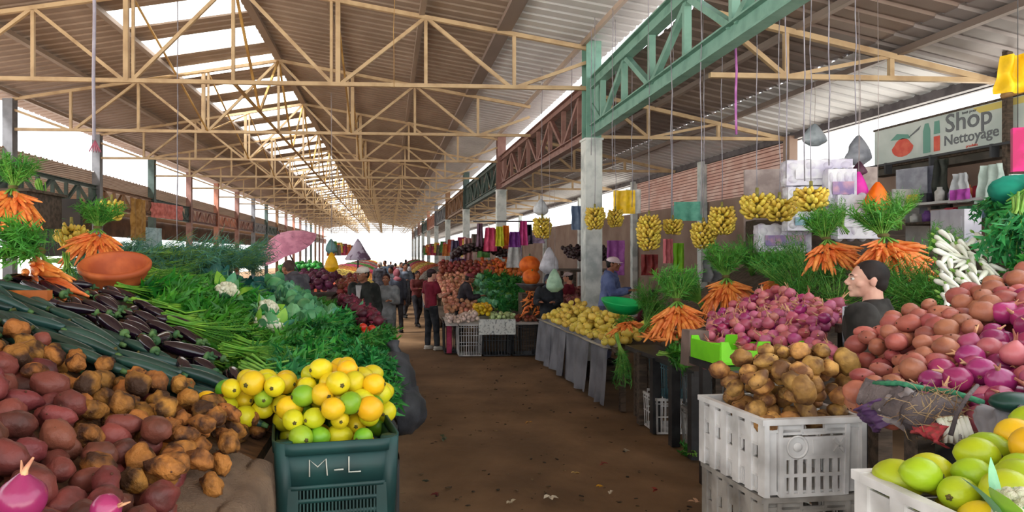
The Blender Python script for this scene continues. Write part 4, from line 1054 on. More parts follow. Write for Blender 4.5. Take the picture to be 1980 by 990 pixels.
q.build('root_hair', m_straw, t)['kind'] = 'stuff'
q = MB()
for i in range(6): q.tube([(-.02 + i * .018, -.03, -.01), (-.01 + i * .016, -.045, -.05), (-.005 + i * .02, -.04, -.09)], [.009, .011, .006], 7)
q.build('pale_roots', MATS['onion white'], t)
q = MB(); q.ell((0, .02, -.02), (.10, .05, .07), 18, 12, fn=lambda p: 1 + .15 * noise.noise(p * 3)); q.build('bag', m_jute, t)
cloth_over('red_mesh', m_redmesh, 'piece of red netting hanging below the pale roots', [W(1778, 838, 2.2), W(1838, 868, 2.1), W(1832, 826, 2.1), W(1775, 808, 2.2)], seed=4)
cloth_over('grey_cloth', pm('grey cloth', (140, 138, 142), (112, 110, 116), scale=5, rough=.9), 'smooth grey cloth behind the citrus at the right edge', [W(1905, 862, 1.95), W(2010, 850, 1.8), W(2010, 775, 1.95), W(1900, 790, 2.12)], seed=5)
cloth_over('black_tarp', pm('black tarp', (20, 22, 22), (38, 40, 42), scale=4, rough=.45), 'black tarpaulin hanging below the onion table between the two crate stacks', [(2.20, 2.62, .62), (1.83, 1.3, .6), (1.85, 1.3, 1.28), (2.2, 2.66, 1.28)], seed=6, amp=.06)
for i, (a, b) in enumerate((((1690, 742, 2.5), (1790, 752, 2.33)), ((1790, 752, 2.33), (1900, 778, 2.13)))):
    q = MB(); p0, p1 = W(*a), W(*b); q.tube([p0, (p0 + p1) / 2 + Vector((0, 0, .01)), p1], .010, 6); tag(q.build('green_rope', pm('green rope', (70, 150, 110), (50, 120, 90), scale=50, rough=.7)), ('green rope along the onion table edge, part near the jute sack', 'green rope along the onion table edge, part near the right border')[i], 'rope')
q = MB(); q.tube([W(1838, 842, 2.08), W(1850, 800, 2.08), W(1872, 765, 2.1), W(1890, 745, 2.14)], [.007, .006, .007, .006], 6); tag(q.build('twine', m_jute), 'thick frayed twine tying the sacks at the onion table edge', 'rope')
q = MB(); q.ell((0, 0, 0), (.07, .05, .03), 14, 8); tag(q.build('lid', pm('dark green lid', (22, 60, 52), rough=.35), None, W(1962, 778, 1.95)), 'dark green plastic lid under the red onions at the right edge', 'lid')
# citrus crate lower right
lx, ly = 1.50, 1.33
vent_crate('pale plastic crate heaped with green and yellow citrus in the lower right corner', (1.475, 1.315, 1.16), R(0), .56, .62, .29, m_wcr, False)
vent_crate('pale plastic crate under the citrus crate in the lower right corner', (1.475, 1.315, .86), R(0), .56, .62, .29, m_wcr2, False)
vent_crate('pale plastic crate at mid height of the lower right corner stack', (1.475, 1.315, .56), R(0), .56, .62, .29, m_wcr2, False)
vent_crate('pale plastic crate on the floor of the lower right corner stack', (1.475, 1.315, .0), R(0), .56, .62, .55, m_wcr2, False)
m_ylime = pm('yellow-green citrus peel', (186, 196, 30), (150, 182, 36), scale=3, rough=.34, bump=.06, bscale=90, rv=.08, rh=.02, lo=.35, hi=.65)
CY = [citrus('sweet_lime', m_ylime, '', 'citrus', .045, 1.14), citrus('sweet_lime', m_ylime, '', 'citrus', .043, 1.04)]
CO = citrus('orange', m_gold, '', 'citrus', .046, 1.05)
def topY(x, y):
    return min(1.44 + .36 * max(0, x - 1.22) + .05 * math.sin((y - 1.0) * 4), 1.62) - 1.0 * max(0, y - 1.56)
def putY(rn, p, d, eu):
    if rn.random() < .78: rn.choice(CY).put(p, eu, rn.uniform(.85, 1.1), 'yellow-green sweet lime in the crate in the lower right corner', 'citrus', 'green citrus in the lower right corner')
    else: CO.put(p, eu, rn.uniform(.85, 1.08), 'orange-yellow fruit among the limes in the lower right corner', 'citrus', 'golden citrus in the lower right corner')
print('Y', heap(25, (1.24, 1.72, 1.05, 1.60), topY, lambda x, y: 1.27, .045, .10, putY, lambda x, y: True, show=9, slack=.3, frame=170))
CFR = cauliflower(9, .09); CFR.put(W(1995, 1000, 1.16), (R(-10), R(-20), 3.4), .75, 'white cauliflower with blue-green leaves cut off by the lower right corner', 'cauliflower')
# carrots and greens behind
def zK(x, y=0): return 1.02 + .60 * (x - 2.9)
stand('produce_table', 'long black-framed table under the carrot bunches on the right', 2.95, 3.35, 6.3, 8.2, lambda x: .86, .05, blackp)
for k, y in enumerate((6.35, 6.8, 7.3, 7.7)):
    q = MB(); q.box((2.97, y, .42), (.09, .09, .84)); tag(q.build('table_leg', blackp if k < 3 else wood), ('black timber post under the edge of the carrot table, nearest', 'black timber post under the carrot table, second from the front', 'black timber post under the carrot table, third from the front', 'bare timber post under the carrot table, farthest')[k], 'post')
stand('produce_table', 'steep display slope behind the carrot table on the right', 3.3, 4.9, 5.3, 8.2, lambda x: 1.17 + .52 * (x - 3.2), .06, wood)
GB = [carrot_bunch(31, 95, 1.35), carrot_bunch(32, 85, 1.25), carrot_bunch(33, 98, 1.45, (.0, 1.3))]
def cr(i, px, py, d, sc, rz, lab): GB[i].put(W(px, py, d), (R(-8), 0, rz), sc, lab, 'carrots')
cr(0, 1310, 590, 7.0, (1.6, 1.1, 1.6), -.25, 'carrot bunch in the front row standing right of the green basin')
cr(2, 1405, 545, 7.2, (1.5, 1.2, 1.65), -.2, 'big carrot bunch behind the small onions, left of the smaller one')
cr(1, 1497, 544, 6.8, (1.35, 1.1, 1.2), -.1, 'small carrot bunch just behind the small onions heap')
cr(0, 1600, 470, 6.1, (1.45, 1.1, 1.25), 0, 'carrot bunch high up, left of the widest bunch')
cr(2, 1712, 466, 5.7, (1.85, 1.2, 1.4), .15, 'widest carrot bunch, high up above the seated man')
CLY = carrot_bunch(41, 70, 1.5, (.25, .9), (0, .8, .5), .2, 60, .6)
CLY.put(W(1215, 622, 7.9), (R(-25), 0, -.1), (1.2, 1.1, .85), 'low carrot bunch at the table edge beside the yellow heap', 'carrots')
g_lc = 'loose carrots at the table edge'
for k in range(40):
    rn = random.Random(100 + k); p = W(1262 + rn.uniform(0, 85), 648 + rn.uniform(-8, 16), 6.9 + rn.uniform(-.2, .3)); 
    o = bpy.data.objects.new('carrot', CM[k % 3]); COL.objects.link(o); o.location = p; o.rotation_euler = (R(90) + rn.gauss(0, .15), 0, rn.uniform(-1, 1)); tag(o, 'loose carrot lying in the low pile at the table edge left of the cardboard box', 'carrot', g_lc)
DL = [green_bunch('dill_bunch', s, m_dill, m_cstem, .42, 90, .8, .05, .26, side=13, cat='greens', droop=.2) for s in (51, 52)]
for i, (px, py, d, sc, lab) in enumerate(((1335, 565, 7.4, 1.1, 'feathery green bunch above the front carrot bunch, right of the basin'), (1255, 585, 7.8, 1.1, 'feathery green bunch beside the green basin'), (1262, 615, 7.6, 1.0, 'feathery green bunch just under the basin, behind the carrots'),
        (1530, 505, 7.2, 1.2, 'large feathery green bunch left of the high carrots, upper one'), (1535, 545, 6.5, 1.3, 'large feathery green bunch directly behind the small onions'), (1560, 580, 5.9, 1.1, 'feathery green bunch at the left of the seated man, lower one'), (1500, 515, 7.3, .9, 'feathery green bunch over the small carrot bunch'),
        (1610, 548, 6.5, 1.1, 'feathery green bunch below the carrots and left of the seated man'), (1625, 580, 5.6, 1.1, 'feathery green bunch right in front of the seated man\'s chest'), (1790, 525, 6.0, 1.2, 'feathery green bunch right of the widest carrots'), (1790, 570, 4.9, 1.2, 'feathery green bunch behind the seated man\'s back, lower one'),
        (1815, 470, 6.2, .8, 'dark feathery bunch between the carrots and the white radishes'), (1750, 560, 5.3, 1.1, 'feathery green bunch behind the seated man\'s shoulder'), (1450, 500, 7.8, 1.1, 'feathery green bunch on top of the big carrot bunch'), (1575, 610, 5.7, .9, 'feathery green sprigs at the back edge of the small onions'),
        (1740, 405, 6.3, .8, 'feathery green top standing above the widest carrots'), (1615, 420, 6.5, .8, 'feathery green top standing above the upper left carrots'), (1700, 590, 5.2, 1.1, 'feathery green bunch hidden behind the seated man'), (1830, 600, 4.8, 1.0, 'feathery green bunch between the radishes and rosy potatoes'))):
    rn = random.Random(i); DL[i % 2].put(W(px, py, d), (rn.uniform(-.3, .3), R(rn.uniform(-80, -35)), rn.uniform(0, 6)), sc, lab, 'greens')
HG = green_bunch('hanging_greens', 61, m_dill, m_cstem, .5, 60, .3, .06, .3, side=10, cat='greens'); HG.put(W(1203, 690, 7.7), (0, R(75), 0), 1.0, 'green stalks hanging over the table edge beside the draped cloth', 'greens')
LT = green_bunch('lettuce_bunch', 62, m_brite, m_cstem, .25, 30, .9, .08, .8, side=8, cat='greens'); LT.put(W(1300, 685, 6.8), (0, 0, 0), 1.0, 'pale lettuce trimmings on the carrot table left of the cardboard box', 'greens')
# crates and sacks under the carrot table
crate('crate', 'teal crate standing behind the black posts under the carrot table', (3.2, 7.35, .42), R(88), .5, .36, .38, pm('teal crate', (84, 122, 132), (60, 92, 104), scale=4, rough=.5), slats=8, rows=1, panel=False)
crate('crate', 'white crate on the floor behind the bare post under the carrot table', (3.15, 7.5, 0), R(88), .55, .36, .40, m_wcr, slats=8, rows=2, panel=False)
crate('crate', 'dark slotted crate under the near end of the carrot table', (3.3, 6.7, .40), R(88), .5, .36, .36, m_gry, slats=9, rows=2, panel=False)
crate('crate', 'pale crate on the floor under the near end of the carrot table', (3.3, 6.7, 0), R(88), .55, .36, .38, m_wcr2, slats=9, rows=1, panel=False)
# draped tables with the yellow heap
m_drape = pm('grey tarpaulin', (118, 120, 128), (92, 94, 102), scale=2.5, rough=.7, bump=.3, bscale=5)
stand('produce_table', 'long table under the yellow peppers on the right of the aisle', 2.85, 3.75, 8.25, 12.35, lambda x: .80, .05, wood)
for k, (ya, yb, lab) in enumerate(((8.42, 9.10, 'grey tarpaulin sheet hanging from the yellow pepper table, nearest of four'), (9.2, 10.4, 'grey tarpaulin sheet hanging from the yellow pepper table, widest of four'), (10.4, 11.35, 'grey tarpaulin sheet hanging from the yellow pepper table, third from the front'), (11.35, 12.3, 'grey tarpaulin sheet hanging from the yellow pepper table, farthest of four'))):
    def f(u, v, ya=ya, yb=yb, k=k): return (2.80 - .03 * math.sin(u * 17 + k) * v - .05 * v + (.05 if v == 0 else 0), ya + (yb - ya) * u + .04 * math.sin(v * 3) * (u - .5), .83 - .78 * v + .02 * math.sin(u * 9 + k) * (v > .9))
    q = MB(); q.grid(f, 30, 10); tag(q.build('tarpaulin', m_drape), lab, 'cloth')
cloth_over('white_sheet', pm('white plastic sheet', (216, 216, 212), (190, 190, 188), scale=5, rough=.5), 'white sheet lying under the yellow peppers along the table edge', [(2.74, 8.4, .79), (2.74, 12.3, .79), (3.0, 12.3, .86), (3.0, 8.4, .86)], nu=60, nv=6, seed=8)
m_yel = pm('pale yellow pepper', (232, 208, 96), (214, 184, 78), scale=6, rough=.35, rv=.1, rh=.015)
YP = round_fruit('yellow_pepper', m_yel, .055, '', 'pepper')
print('YP', heap(26, (2.76, 3.45, 8.4, 12.2), lambda x, y: .90 + .20 * min(1, max(0, x - 2.76) * 2.2) + .05 * math.sin(y * 4) + .05 * math.sin(y * 9 + x * 5), lambda x, y: .82, .055, .1, lambda rn, p, d, eu: YP.put(p, (rn.uniform(-1, 1), rn.uniform(-1, 1), 0), rn.uniform(.8, 1.15), 'pale yellow pepper in the long heap on the draped table', 'pepper', 'yellow peppers on the draped table'), show=2.4, maxn=290))
m_gpl = pm('bright green plastic', (20, 178, 96), rough=.35)
q = MB(); q.lathe([(0, 0), (.17, 0), (.25, .13), (.27, .135), (.265, .12), (.185, .012), (0, .012)], 32); o = q.build('basin', m_gpl, None, W(1203, 603, 8.2), (R(8), R(4), 0)); tag(o, 'bright green plastic basin beside the yellow peppers and carrots', 'basin')
# white radishes and leafy greens at right
RD = [radish(0), radish(2)]
def topRD(x, y): return 1.62 + 1.0 * (y - 3.55) - .6 * max(0, abs(x - 3.45) - .25)
stand('produce_table', 'dark box table supporting the white radishes at right', 3.05, 4.3, 3.6, 4.4, lambda x: 1.52, .06, wood)
print('RD', heap(27, (3.1, 4.1, 3.55, 4.25), lambda x, y: 1.71 + .66 * (y - 3.58), lambda x, y: 1.60 + .62 * (y - 3.58), .018, .11, lambda rn, p, d, eu: rn.choice(RD).put(p, eu, rn.uniform(.6, .8), 'white radish in the steep heap at the right edge behind the rosy potatoes', 'radish', 'white radishes at the right edge'), inside=poly([(3.14, 3.58), (3.5, 3.58), (4.05, 4.22), (3.66, 4.22)]), yaw=lambda x, y, rn: -PI / 2 + rn.gauss(-.2, .6), show=3.2, maxn=290, tries=4000))
for i, (px, py, d, sc, lab) in enumerate(((1975, 400, 4.3, 1.0, 'leafy parsley bunch at the right edge, highest of the group'), (1965, 440, 4.1, 1.0, 'leafy parsley bunch at the right edge, over the white radishes'), (2015, 490, 4.0, 1.0, 'leafy parsley bunch at the right edge, below the teal cloth'), (1930, 392, 4.5, .7, 'leafy parsley bunch touching the white plastic bag at right'), (2035, 545, 3.9, .9, 'leafy parsley bunch at the right edge, lowest of the group'))):
    rn = random.Random(i + 70); PB[i % 2].put(W(px, py, d), (rn.uniform(-.5, .5), R(60), rn.uniform(0, 6)), sc * 1.3, lab, 'greens')
q = MB(); q.ell((0, 0, 0), (.20, .14, .10), 18, 10, fn=lambda p: 1 + .2 * noise.noise(p * 3)); tag(q.build('teal_cloth', pm('teal cloth', (20, 140, 116), (14, 110, 92), scale=6, rough=.8), None, W(1975, 368, 4.4)), 'bundle of teal cloth on top of the leafy greens at the right edge', 'cloth')
q = MB(); q.box((0, 0, -.5), (.6, .4, 1.2)); tag(q.build('wooden_box', wood, None, W(1975, 500, 4.65)), 'dark wooden box behind the leafy greens at the right edge', 'box')
# ------------------------------------------------------------------ right wall, sign, hanging goods
def Xp(px, py, x): return W(px, py, x * 1300 / (px - 750))
def text(body, size, mat, parent, loc, name='lettering', font_sx=1.0, shear=0.0):
    cu = bpy.data.curves.new(name, 'FONT'); cu.body = body; cu.size = size; cu.extrude = .002; cu.offset = size * .012; cu.resolution_u = 3
    o = bpy.data.objects.new('tmp', cu); COL.objects.link(o)
    me = bpy.data.meshes.new_from_object(o.evaluated_get(bpy.context.evaluated_depsgraph_get())); bpy.data.objects.remove(o)
    me.materials.clear(); me.materials.append(mat)
    q = bpy.data.objects.new(name, me); COL.objects.link(q); q.parent = parent; q.location = loc
    q.rotation_euler = (R(90), 0, R(-90)); q.scale = (font_sx, 1, 1); return q
m_sign = pm('sign board', (206, 214, 210), (186, 198, 194), scale=2, rough=.6)
m_ink = pm('faded black lettering', (108, 112, 116), rough=.7); m_sred = pm('faded red paint', (224, 110, 92), (214, 90, 76), scale=9, rough=.7); m_sgrn = pm('faded green paint', (110, 160, 146), rough=.7); m_syel = pm('faded yellow paint', (214, 196, 110), rough=.7)
sg = thing('shop_sign', 'long white painted shop sign lettered Shop Nettoyage above the right wall', 'sign', (7.30, 7.7, 3.56))
q = MB(); q.box((0, 0, 0), (.04, 3.8, .52)); q.build('board', m_sign, sg)
q = MB(); q.box((.0, 0, -.28), (.07, 3.9, .05)); q.box((0, 0, .275), (.05, 3.85, .03)); q.build('frame', wood, sg)
text('Shop', .33, m_ink, sg, (-.024, .62, .02), font_sx=1.05)
text('Nettoyage', .185, m_ink, sg, (-.024, .64, -.15), font_sx=1.02)
text('tout pour', .055, m_ink, sg, (-.024, .36, .205)); text('produits', .05, m_sred, sg, (-.024, .3, -.225))
def painted(name, fn, mat):
    q = MB(); fn(q); q.build(name, mat, sg)
def tri(q, pts, x=-.0235):
    n = len(pts); q.add([(x, a, b) for a, b in pts] + [(x - .002, a, b) for a, b in pts], [tuple(range(n)), tuple(range(2 * n - 1, n - 1, -1))] + [(i, (i + 1) % n, n + (i + 1) % n, n + i) for i in range(n)], 0, False)
painted('painted_pot', lambda q: tri(q, [(1.35 + .20 * math.cos(a) * (1 if math.sin(a) < .3 else .8), -.06 + .13 * math.sin(a)) for a in [i * PI / 8 for i in range(16)]]), m_sred)
painted('painted_handle', lambda q: tri(q, [(1.25, .05), (1.22, .08), (1.02, .19), (1.05, .14)]), m_ink)
painted('painted_lid', lambda q: tri(q, [(1.58, .07), (1.2, .05), (1.25, .11), (1.45, .15)]), m_sgrn)
painted('painted_bottle', lambda q: tri(q, [(.98, -.2), (.86, -.2), (.86, .1), (.89, .2), (.95, .2), (.98, .1)]), m_sgrn)
painted('painted_bottle', lambda q: tri(q, [(.80, -.2), (.70, -.2), (.70, .0), (.80, .0)]), m_sred)
painted('painted_bottle', lambda q: tri(q, [(.80, .03), (.70, .03), (.71, .2), (.79, .2)]), m_sgrn)
painted('painted_stripe', lambda q: tri(q, [(.1, .17), (-1.2, .17), (-1.2, .25), (.2, .25)]), m_syel)
dkm = pm('dark metal', (60, 62, 66), rough=.5)
rk = thing('wall_rail', 'dark metal rail with hooks fixed below the long shop sign', 'rail', (7.15, 8.4, 3.22))
q = MB(); q.box((0, 0, .06), (.03, 2.6, .03)); q.build('bar', dkm, rk)
for y in (-1.2, -.9, 0, .8, 1.25): q = MB(); q.box((.03, y, 0), (.1, .03, .16)); q.build('bracket', dkm, rk)
q = MB(); q.box((7.45, 7.7, 3.22), (.24, 4.2, .12)); tag(q.build('wall_ledge', pm('dark ledge', (70, 66, 60), (96, 90, 82), scale=4, rough=.8)), 'dark ledge running along the wall below the shop sign', 'ledge')
# counter shelf with things on it
sh = thing('wall_shelf', 'white shelf full of small goods on the right wall below the sign', 'shelf', (6.9, 7.6, 0))
white = pm('white painted board', (222, 222, 220), (196, 196, 196), scale=5, rough=.5)
for z in (2.62, 2.38): q = MB(); q.box((0, 0, z), (.5, 1.7, .03)); q.build('board', white if z > 2.5 else wood, sh)
for y in (-.84, .84): q = MB(); q.box((0, y, 2.1), (.5, .03, 1.5)); q.build('side_panel', white, sh)
q = MB(); q.box((.2, 0, .68), (.06, 1.6, 1.36)); q.box((0, 0, 1.38), (.5, 1.7, .04)); q.build('base_cabinet', wood, sh)
pal = [(222, 220, 216), (196, 60, 80), (236, 210, 90), (120, 80, 150), (90, 150, 120), (60, 60, 70), (230, 140, 90), (150, 170, 200)]
cn_ = ['white', 'red', 'yellow', 'purple', 'green', 'black', 'orange', 'light blue']
mp_ = [pm('packet ' + c, p, tuple(max(0, v - 30) for v in p), scale=12, rough=.45) for c, p in zip(cn_, pal)]
rn = random.Random(3); pos = ['first from the left', 'second from the left', 'third from the left', 'fourth from the left', 'fifth from the left', 'sixth from the left', 'seventh from the left', 'eighth from the left']
for r_, z in ((0, 2.395), (1, 2.635), (2, 1.40)):
    for i in range(8):
        y = 8.3 - i * .2; k = (i * 3 + r_ * 2) % 8; h = rn.uniform(.10, .19)
        q = MB()
        if k % 3: q.box((0, 0, h / 2), (.12, .13, h)); q.box((0, 0, h), (.10, .11, .012))
        else: q.lathe([(0, 0), (.05, 0), (.055, h * .7), (.03, h * .85), (.03, h), (0, h)], 14)
        tag(q.build('jar' if k % 3 == 0 else 'packet', mp_[k], None, (6.84, y, z)), '%s %s on the %s board of the white wall shelf, %s' % (cn_[k], 'jar' if k % 3 == 0 else 'packet', ('middle', 'top', 'lowest')[r_], pos[i]), 'jar' if k % 3 == 0 else 'packet')
for i, px in enumerate((1828, 1848, 1867)):
    q = MB(); q.box((0, 0, 0), (.20, .17, .46)); q.box((-.101, 0, .1), (.004, .1, .12)); tag(q.build('file_box', pm('grey file box', (196, 196, 206), (176, 176, 188), scale=4, rough=.6), None, Xp(px, 447, 6.1), (0, 0, .05)), 'tall pale grey box standing behind the radishes, %s of three' % ('left', 'middle', 'right')[i], 'box')
q = MB(); q.box((0, 0, 0), (.7, 1.3, 2.3)); tag(q.build('counter', wood, None, (6.3, 6.25, .93)), 'dark counter behind the white radishes carrying three grey boxes', 'counter')
def sheet(name, mat, label, cat, loc, rz, w_, h, amp=.02, seed=0, taper=1.0, parent=None, th=.004):
    """hanging cloth, bag or poster of real thickness, width along local x"""
    def f(u, v, o=0):
        k = taper + (1 - taper) * v
        return ((u - .5) * w_ * k, o + amp * noise.noise(Vector((u * 4, v * 3, seed))) + amp * .6 * math.sin(u * 14 + seed), -v * h)
    q = MB(); q.grid(f, 18, 14); q2 = MB(); q2.grid(lambda u, v: f(u, v, th), 18, 14); q.add(q2.v, [tuple(reversed(a)) for a in q2.f])
    return tag(q.build(name, mat, None, loc, (0, 0, rz)), label, cat)
def M(name, c, r_=.6, **k): return pm(name, c, tuple(max(0, v - 28) for v in c), scale=7, rough=r_, **k)
RW = R(-90)
sheet('leaning_board', M('grey laminate', (168, 170, 182)), 'tall pale grey board leaning on the right wall below the shop sign', 'board', Xp(1762, 325, 7.0), R(-75), .42, .62, .003)
sheet('leaning_board', M('grey board', (128, 130, 146)), 'darker grey board leaning right behind the pale one on the wall', 'board', Xp(1787, 322, 7.1), R(-75), .36, .5, .003)
sheet('coat', M('dark green coat cloth', (52, 56, 48)), 'dark green coat hanging from the wall rail', 'coat', Xp(1818, 308, 6.9), RW, .34, .62, .05, 2, .5)
sheet('plastic_bag', M('white bag with purple', (206, 210, 214), .4), 'white plastic bag hanging on the right wall above the shelf, left one', 'bag', Xp(1858, 335, 6.7), RW, .32, .34, .05, 4, .6)
sheet('plastic_bag', M('mint bag', (196, 214, 206), .4), 'mint white plastic bag hanging on the right wall above the shelf, right one', 'bag', Xp(1918, 318, 6.7), RW, .40, .42, .05, 5, .6)
sheet('packet', M('magenta packet', (196, 90, 190)), 'magenta packet at the bottom of the left white bag on the right wall', 'packet', Xp(1856, 366, 6.6), RW, .26, .12, .02, 5)
mg = thing('magenta_case', 'magenta framed case hanging at the right edge under the shop sign', 'case', Xp(1968, 250, 5.2))
q = MB(); q.box((0, -.02, -.17), (.06, .12, .36)); q.build('case_side', M('magenta plastic', (206, 0, 116), .4), mg, None, (0, 0, R(60)))
q = MB(); q.box((.03, -.16, -.17), (.05, .16, .34)); q.build('case_front', M('dark magenta', (150, 10, 96), .4), mg, None, (0, 0, R(60)))
q = MB(); q.tube([(0, 0, 0), (0, 0, 2.5)], .004, 4); q.build('cord', dkm, mg)
sheet('yellow_cloth', M('yellow cloth', (244, 200, 30)), 'yellow cloth hanging in the upper right corner', 'cloth', W(1968, 105, 6.0), R(-20), .34, .34, .06, 1, .7)
q = MB(); q.box((0, 0, 0), (.07, .07, 2.2)); tag(q.build('post', wood, None, Xp(1948, 235, 7.2)), 'thin wooden post at the upper right beside the yellow cloth', 'post')
q = MB(); q.tube([W(1940, 185, 6.6), W(1985, 172, 6.2)], .03, 8); tag(q.build('bamboo_pole', M('bamboo', (206, 160, 96))), 'horizontal bamboo pole at the upper right corner', 'pole')
def hbag(label, px, py, d, w_, h, mat, seed, cat='bag', top=None, name='plastic_bag'):
    loc = W(px, py, d); t = thing(name, label, cat, loc)
    q = MB()
    def f(u, v):
        a = u * 2 * PI; r_ = (.12 + .88 * math.sin(min(1, v * 1.15) * PI / 2) ** .9) * (1 - max(0, v - .82) * 3.5)
        k = 1 + .22 * noise.noise(Vector((math.cos(a) * 2, math.sin(a) * 2, v * 3 + seed)))
        return (math.cos(a) * r_ * k * w_ / 2, math.sin(a) * r_ * k * w_ / 3, -v * h)
    q.grid(f, 22, 14); q.build('bag_body', mat, t)
    q = MB(); zt = (top if top else (zs(loc.x) if loc.x > XR else 5.9)) - loc.z; q.tube([(0, 0, -.01), (.01, 0, zt * .4), (0, 0, zt)], .0035, 4); q.build('string', M('string', (170, 160, 160)), t)
    return t
hbag('grey translucent plastic bag hanging from the eaves beam end of a small truss', 1575, 240, 9.2, .34, .30, M('grey film', (172, 182, 190), .3), 1)
hbag('grey plastic bag hanging left of the shop sign', 1660, 262, 8.6, .34, .38, M('dull film', (150, 154, 164), .3), 2)
hbag('magenta plastic bag hanging right of the white packs', 1660, 332, 7.4, .26, .42, M('magenta film', (224, 40, 170), .35), 3)
hbag('orange plastic bag hanging right of the magenta bag', 1697, 352, 7.0, .28, .30, M('orange film', (250, 120, 20), .4), 4)
hbag('small dark patterned bag hanging above the magenta bag', 1662, 312, 7.6, .16, .16, M('dark print', (96, 60, 80)), 5)
hbag('clear plastic bag with green print held near the dark-clothed person', 1072, 520, 12.2, .32, .42, M('white and green film', (170, 206, 180), .3), 6, top=3.2)
hbag('white plastic bag bundle hanging left of the tall white column', 1062, 478, 12.6, .36, .5, M('milky film', (196, 196, 206), .3), 7, top=4.1)
hbag('white plastic bag above the leftmost banana bunch on the right side', 1046, 385, 14.2, .34, .34, M('white film', (214, 220, 226), .3), 8)
# plastic wrapped packs behind the carrots
m_wrap = pm('white plastic wrap', (222, 222, 228), (196, 190, 210), scale=6, rough=.3, bump=.4, bscale=9)
m_print = pm('purple print', (140, 120, 170), (196, 150, 170), scale=9, rough=.4)
m_blue = pm('blue print', (120, 160, 180), (150, 180, 196), scale=9, rough=.4)
def pack(label, px, py, d, w_, h, mat2, rz=0):
    t = thing('tissue_pack', label, 'pack', W(px, py, d), rz)
    q = MB(); n = 4
    for i in range(n):
        for j in range(2): q.ell(((i + .5) / n * w_ - w_ / 2, 0, (j - .5) * h / 2), (w_ / n * .56, .12, h * .29), 12, 8)
    q.box((0, 0, 0), (w_ * .94, .2, h * .94)); q.build('wrapping', m_wrap, t)
    q = MB(); q.box((0, -.122, -.02), (w_ * .7, .012, h * .35)); q.build('printed_label', mat2, t); return t
pack('big white plastic wrapped pack of rolls, highest behind the carrots', 1578, 335, 7.6, .72, .30, m_wrap, R(-15))
pack('white wrapped pack with purple print right of the hanging bananas', 1622, 362, 7.4, .30, .40, m_print, R(-15))
pack('white wrapped pack below the highest pack, behind the rightmost bananas', 1562, 385, 7.6, .50, .28, m_print, R(-15))
pack('wrapped pack with blue print behind the carrots', 1570, 425, 7.5, .60, .26, m_blue, R(-15))
pack('wide wrapped pack with purple print, lowest, left of the high carrots', 1512, 462, 7.8, .60, .34, m_print, R(-15))
pack('white wrapped pack right behind the upper left carrot greens', 1655, 420, 7.3, .46, .50, m_wrap, R(-15))
q = MB(); q.box((0, 0, 0), (1.6, .5, 2.4)); tag(q.build('counter', wood, None, (5.2, 7.75, 1.2), (0, 0, R(-15))), 'dark counter under the wrapped packs behind the carrots', 'counter')
q = MB(); q.box((0, 0, 0), (1.5, .06, .9)); tag(q.build('back_board', M('pale board', (186, 170, 166)), None, (5.2, 7.98, 2.6), (0, 0, R(-15))), 'pale board standing behind the wrapped packs', 'board')
# sheets hanging in the lean-to
sheet('yellow_sheet', M('yellow plastic', (250, 206, 20), .4), 'bright yellow plastic sheet hanging right of the tall white column', 'sheet', W(1207, 368, 11.4), R(-8), .36, .40, .03, 3)
sheet('white_sheet', M('white plastic film', (226, 226, 222), .4), 'white plastic sheet hanging right behind the yellow sheet', 'sheet', W(1224, 366, 11.7), R(-8), .26, .42, .02, 4)
sheet('banner', M('teal banner', (120, 196, 172)), 'teal and white banner hanging in front of the brick screen', 'banner', W(1330, 390, 10.6), R(-12), .42, .30, .02, 5)
sheet('banner', M('white banner', (196, 208, 210)), 'whitish banner hanging left against the teal one', 'banner', W(1316, 398, 10.8), R(-12), .30, .22, .02, 6)
sheet('green_sheet', M('lime cloth', (130, 190, 30)), 'lime green cloth strip hanging below the bananas', 'cloth', W(1313, 470, 9.6), 0, .16, .42, .03, 7)
sheet('striped_cloth', M('pink white cloth', (226, 130, 140)), 'pink and white cloth strip hanging left of the lime green cloth', 'cloth', W(1292, 462, 9.9), 0, .14, .36, .03, 8)
sheet('red_cloth', M('red brown cloth', (130, 46, 44)), 'dark red cloth hanging under the longest banana bunch', 'cloth', W(1256, 492, 9.7), 0, .24, .30, .03, 9)
sheet('purple_cloth', M('purple patterned cloth', (160, 90, 160)), 'purple patterned cloth hanging just right of the white column', 'cloth', W(1190, 465, 12.0), 0, .32, .62, .04, 10)
sheet('blue_cloth', M('slate blue cloth', (130, 150, 178)), 'slate blue cloth hanging left of the white column', 'cloth', W(1118, 398, 14), 0, .3, .5, .05, 11)
sheet('sack', M('grey mottled sack', (150, 152, 156)), 'grey mottled sack slumped behind the greens below the bananas', 'sack', W(1378, 500, 8.6), R(10), .36, .30, .09, 12, .8)
# bananas on strings
BB = [banana_hand(11, 8, 12, .44, .08), banana_hand(12, 11, 12, .62, .08), banana_hand(13, 6, 11, .30, .07)]
bl = [(1048, 420, 465, 14.0, 'leftmost banana bunch on the right side, left of the tall column'), (1150, 400, 448, 11.0, 'banana bunch hanging in front of the tall white column'), (1190, 404, 443, 11.1, 'small banana bunch just below the yellow sheet'), (1255, 414, 490, 9.2, 'longest banana bunch, third to the right of the column'), (1301, 422, 458, 9.3, 'small deep yellow banana bunch below the teal banner'),
      (1360, 428, 486, 8.4, 'banana bunch hanging lower left against its neighbour, under the brick screen'), (1396, 398, 460, 8.2, 'thick banana bunch under the brick screen, upper right of its neighbour'), (1464, 373, 430, 7.2, 'banana bunch left of the pair beside the wrapped packs'), (1507, 381, 435, 7.1, 'paler banana bunch, right of the pair beside the wrapped packs'), (1568, 360, 417, 6.6, 'rightmost banana bunch, in front of the white wrapped packs')]
m_str = M('grey twine', (150, 146, 156)); m_pstr = M('purple cord', (190, 120, 190))
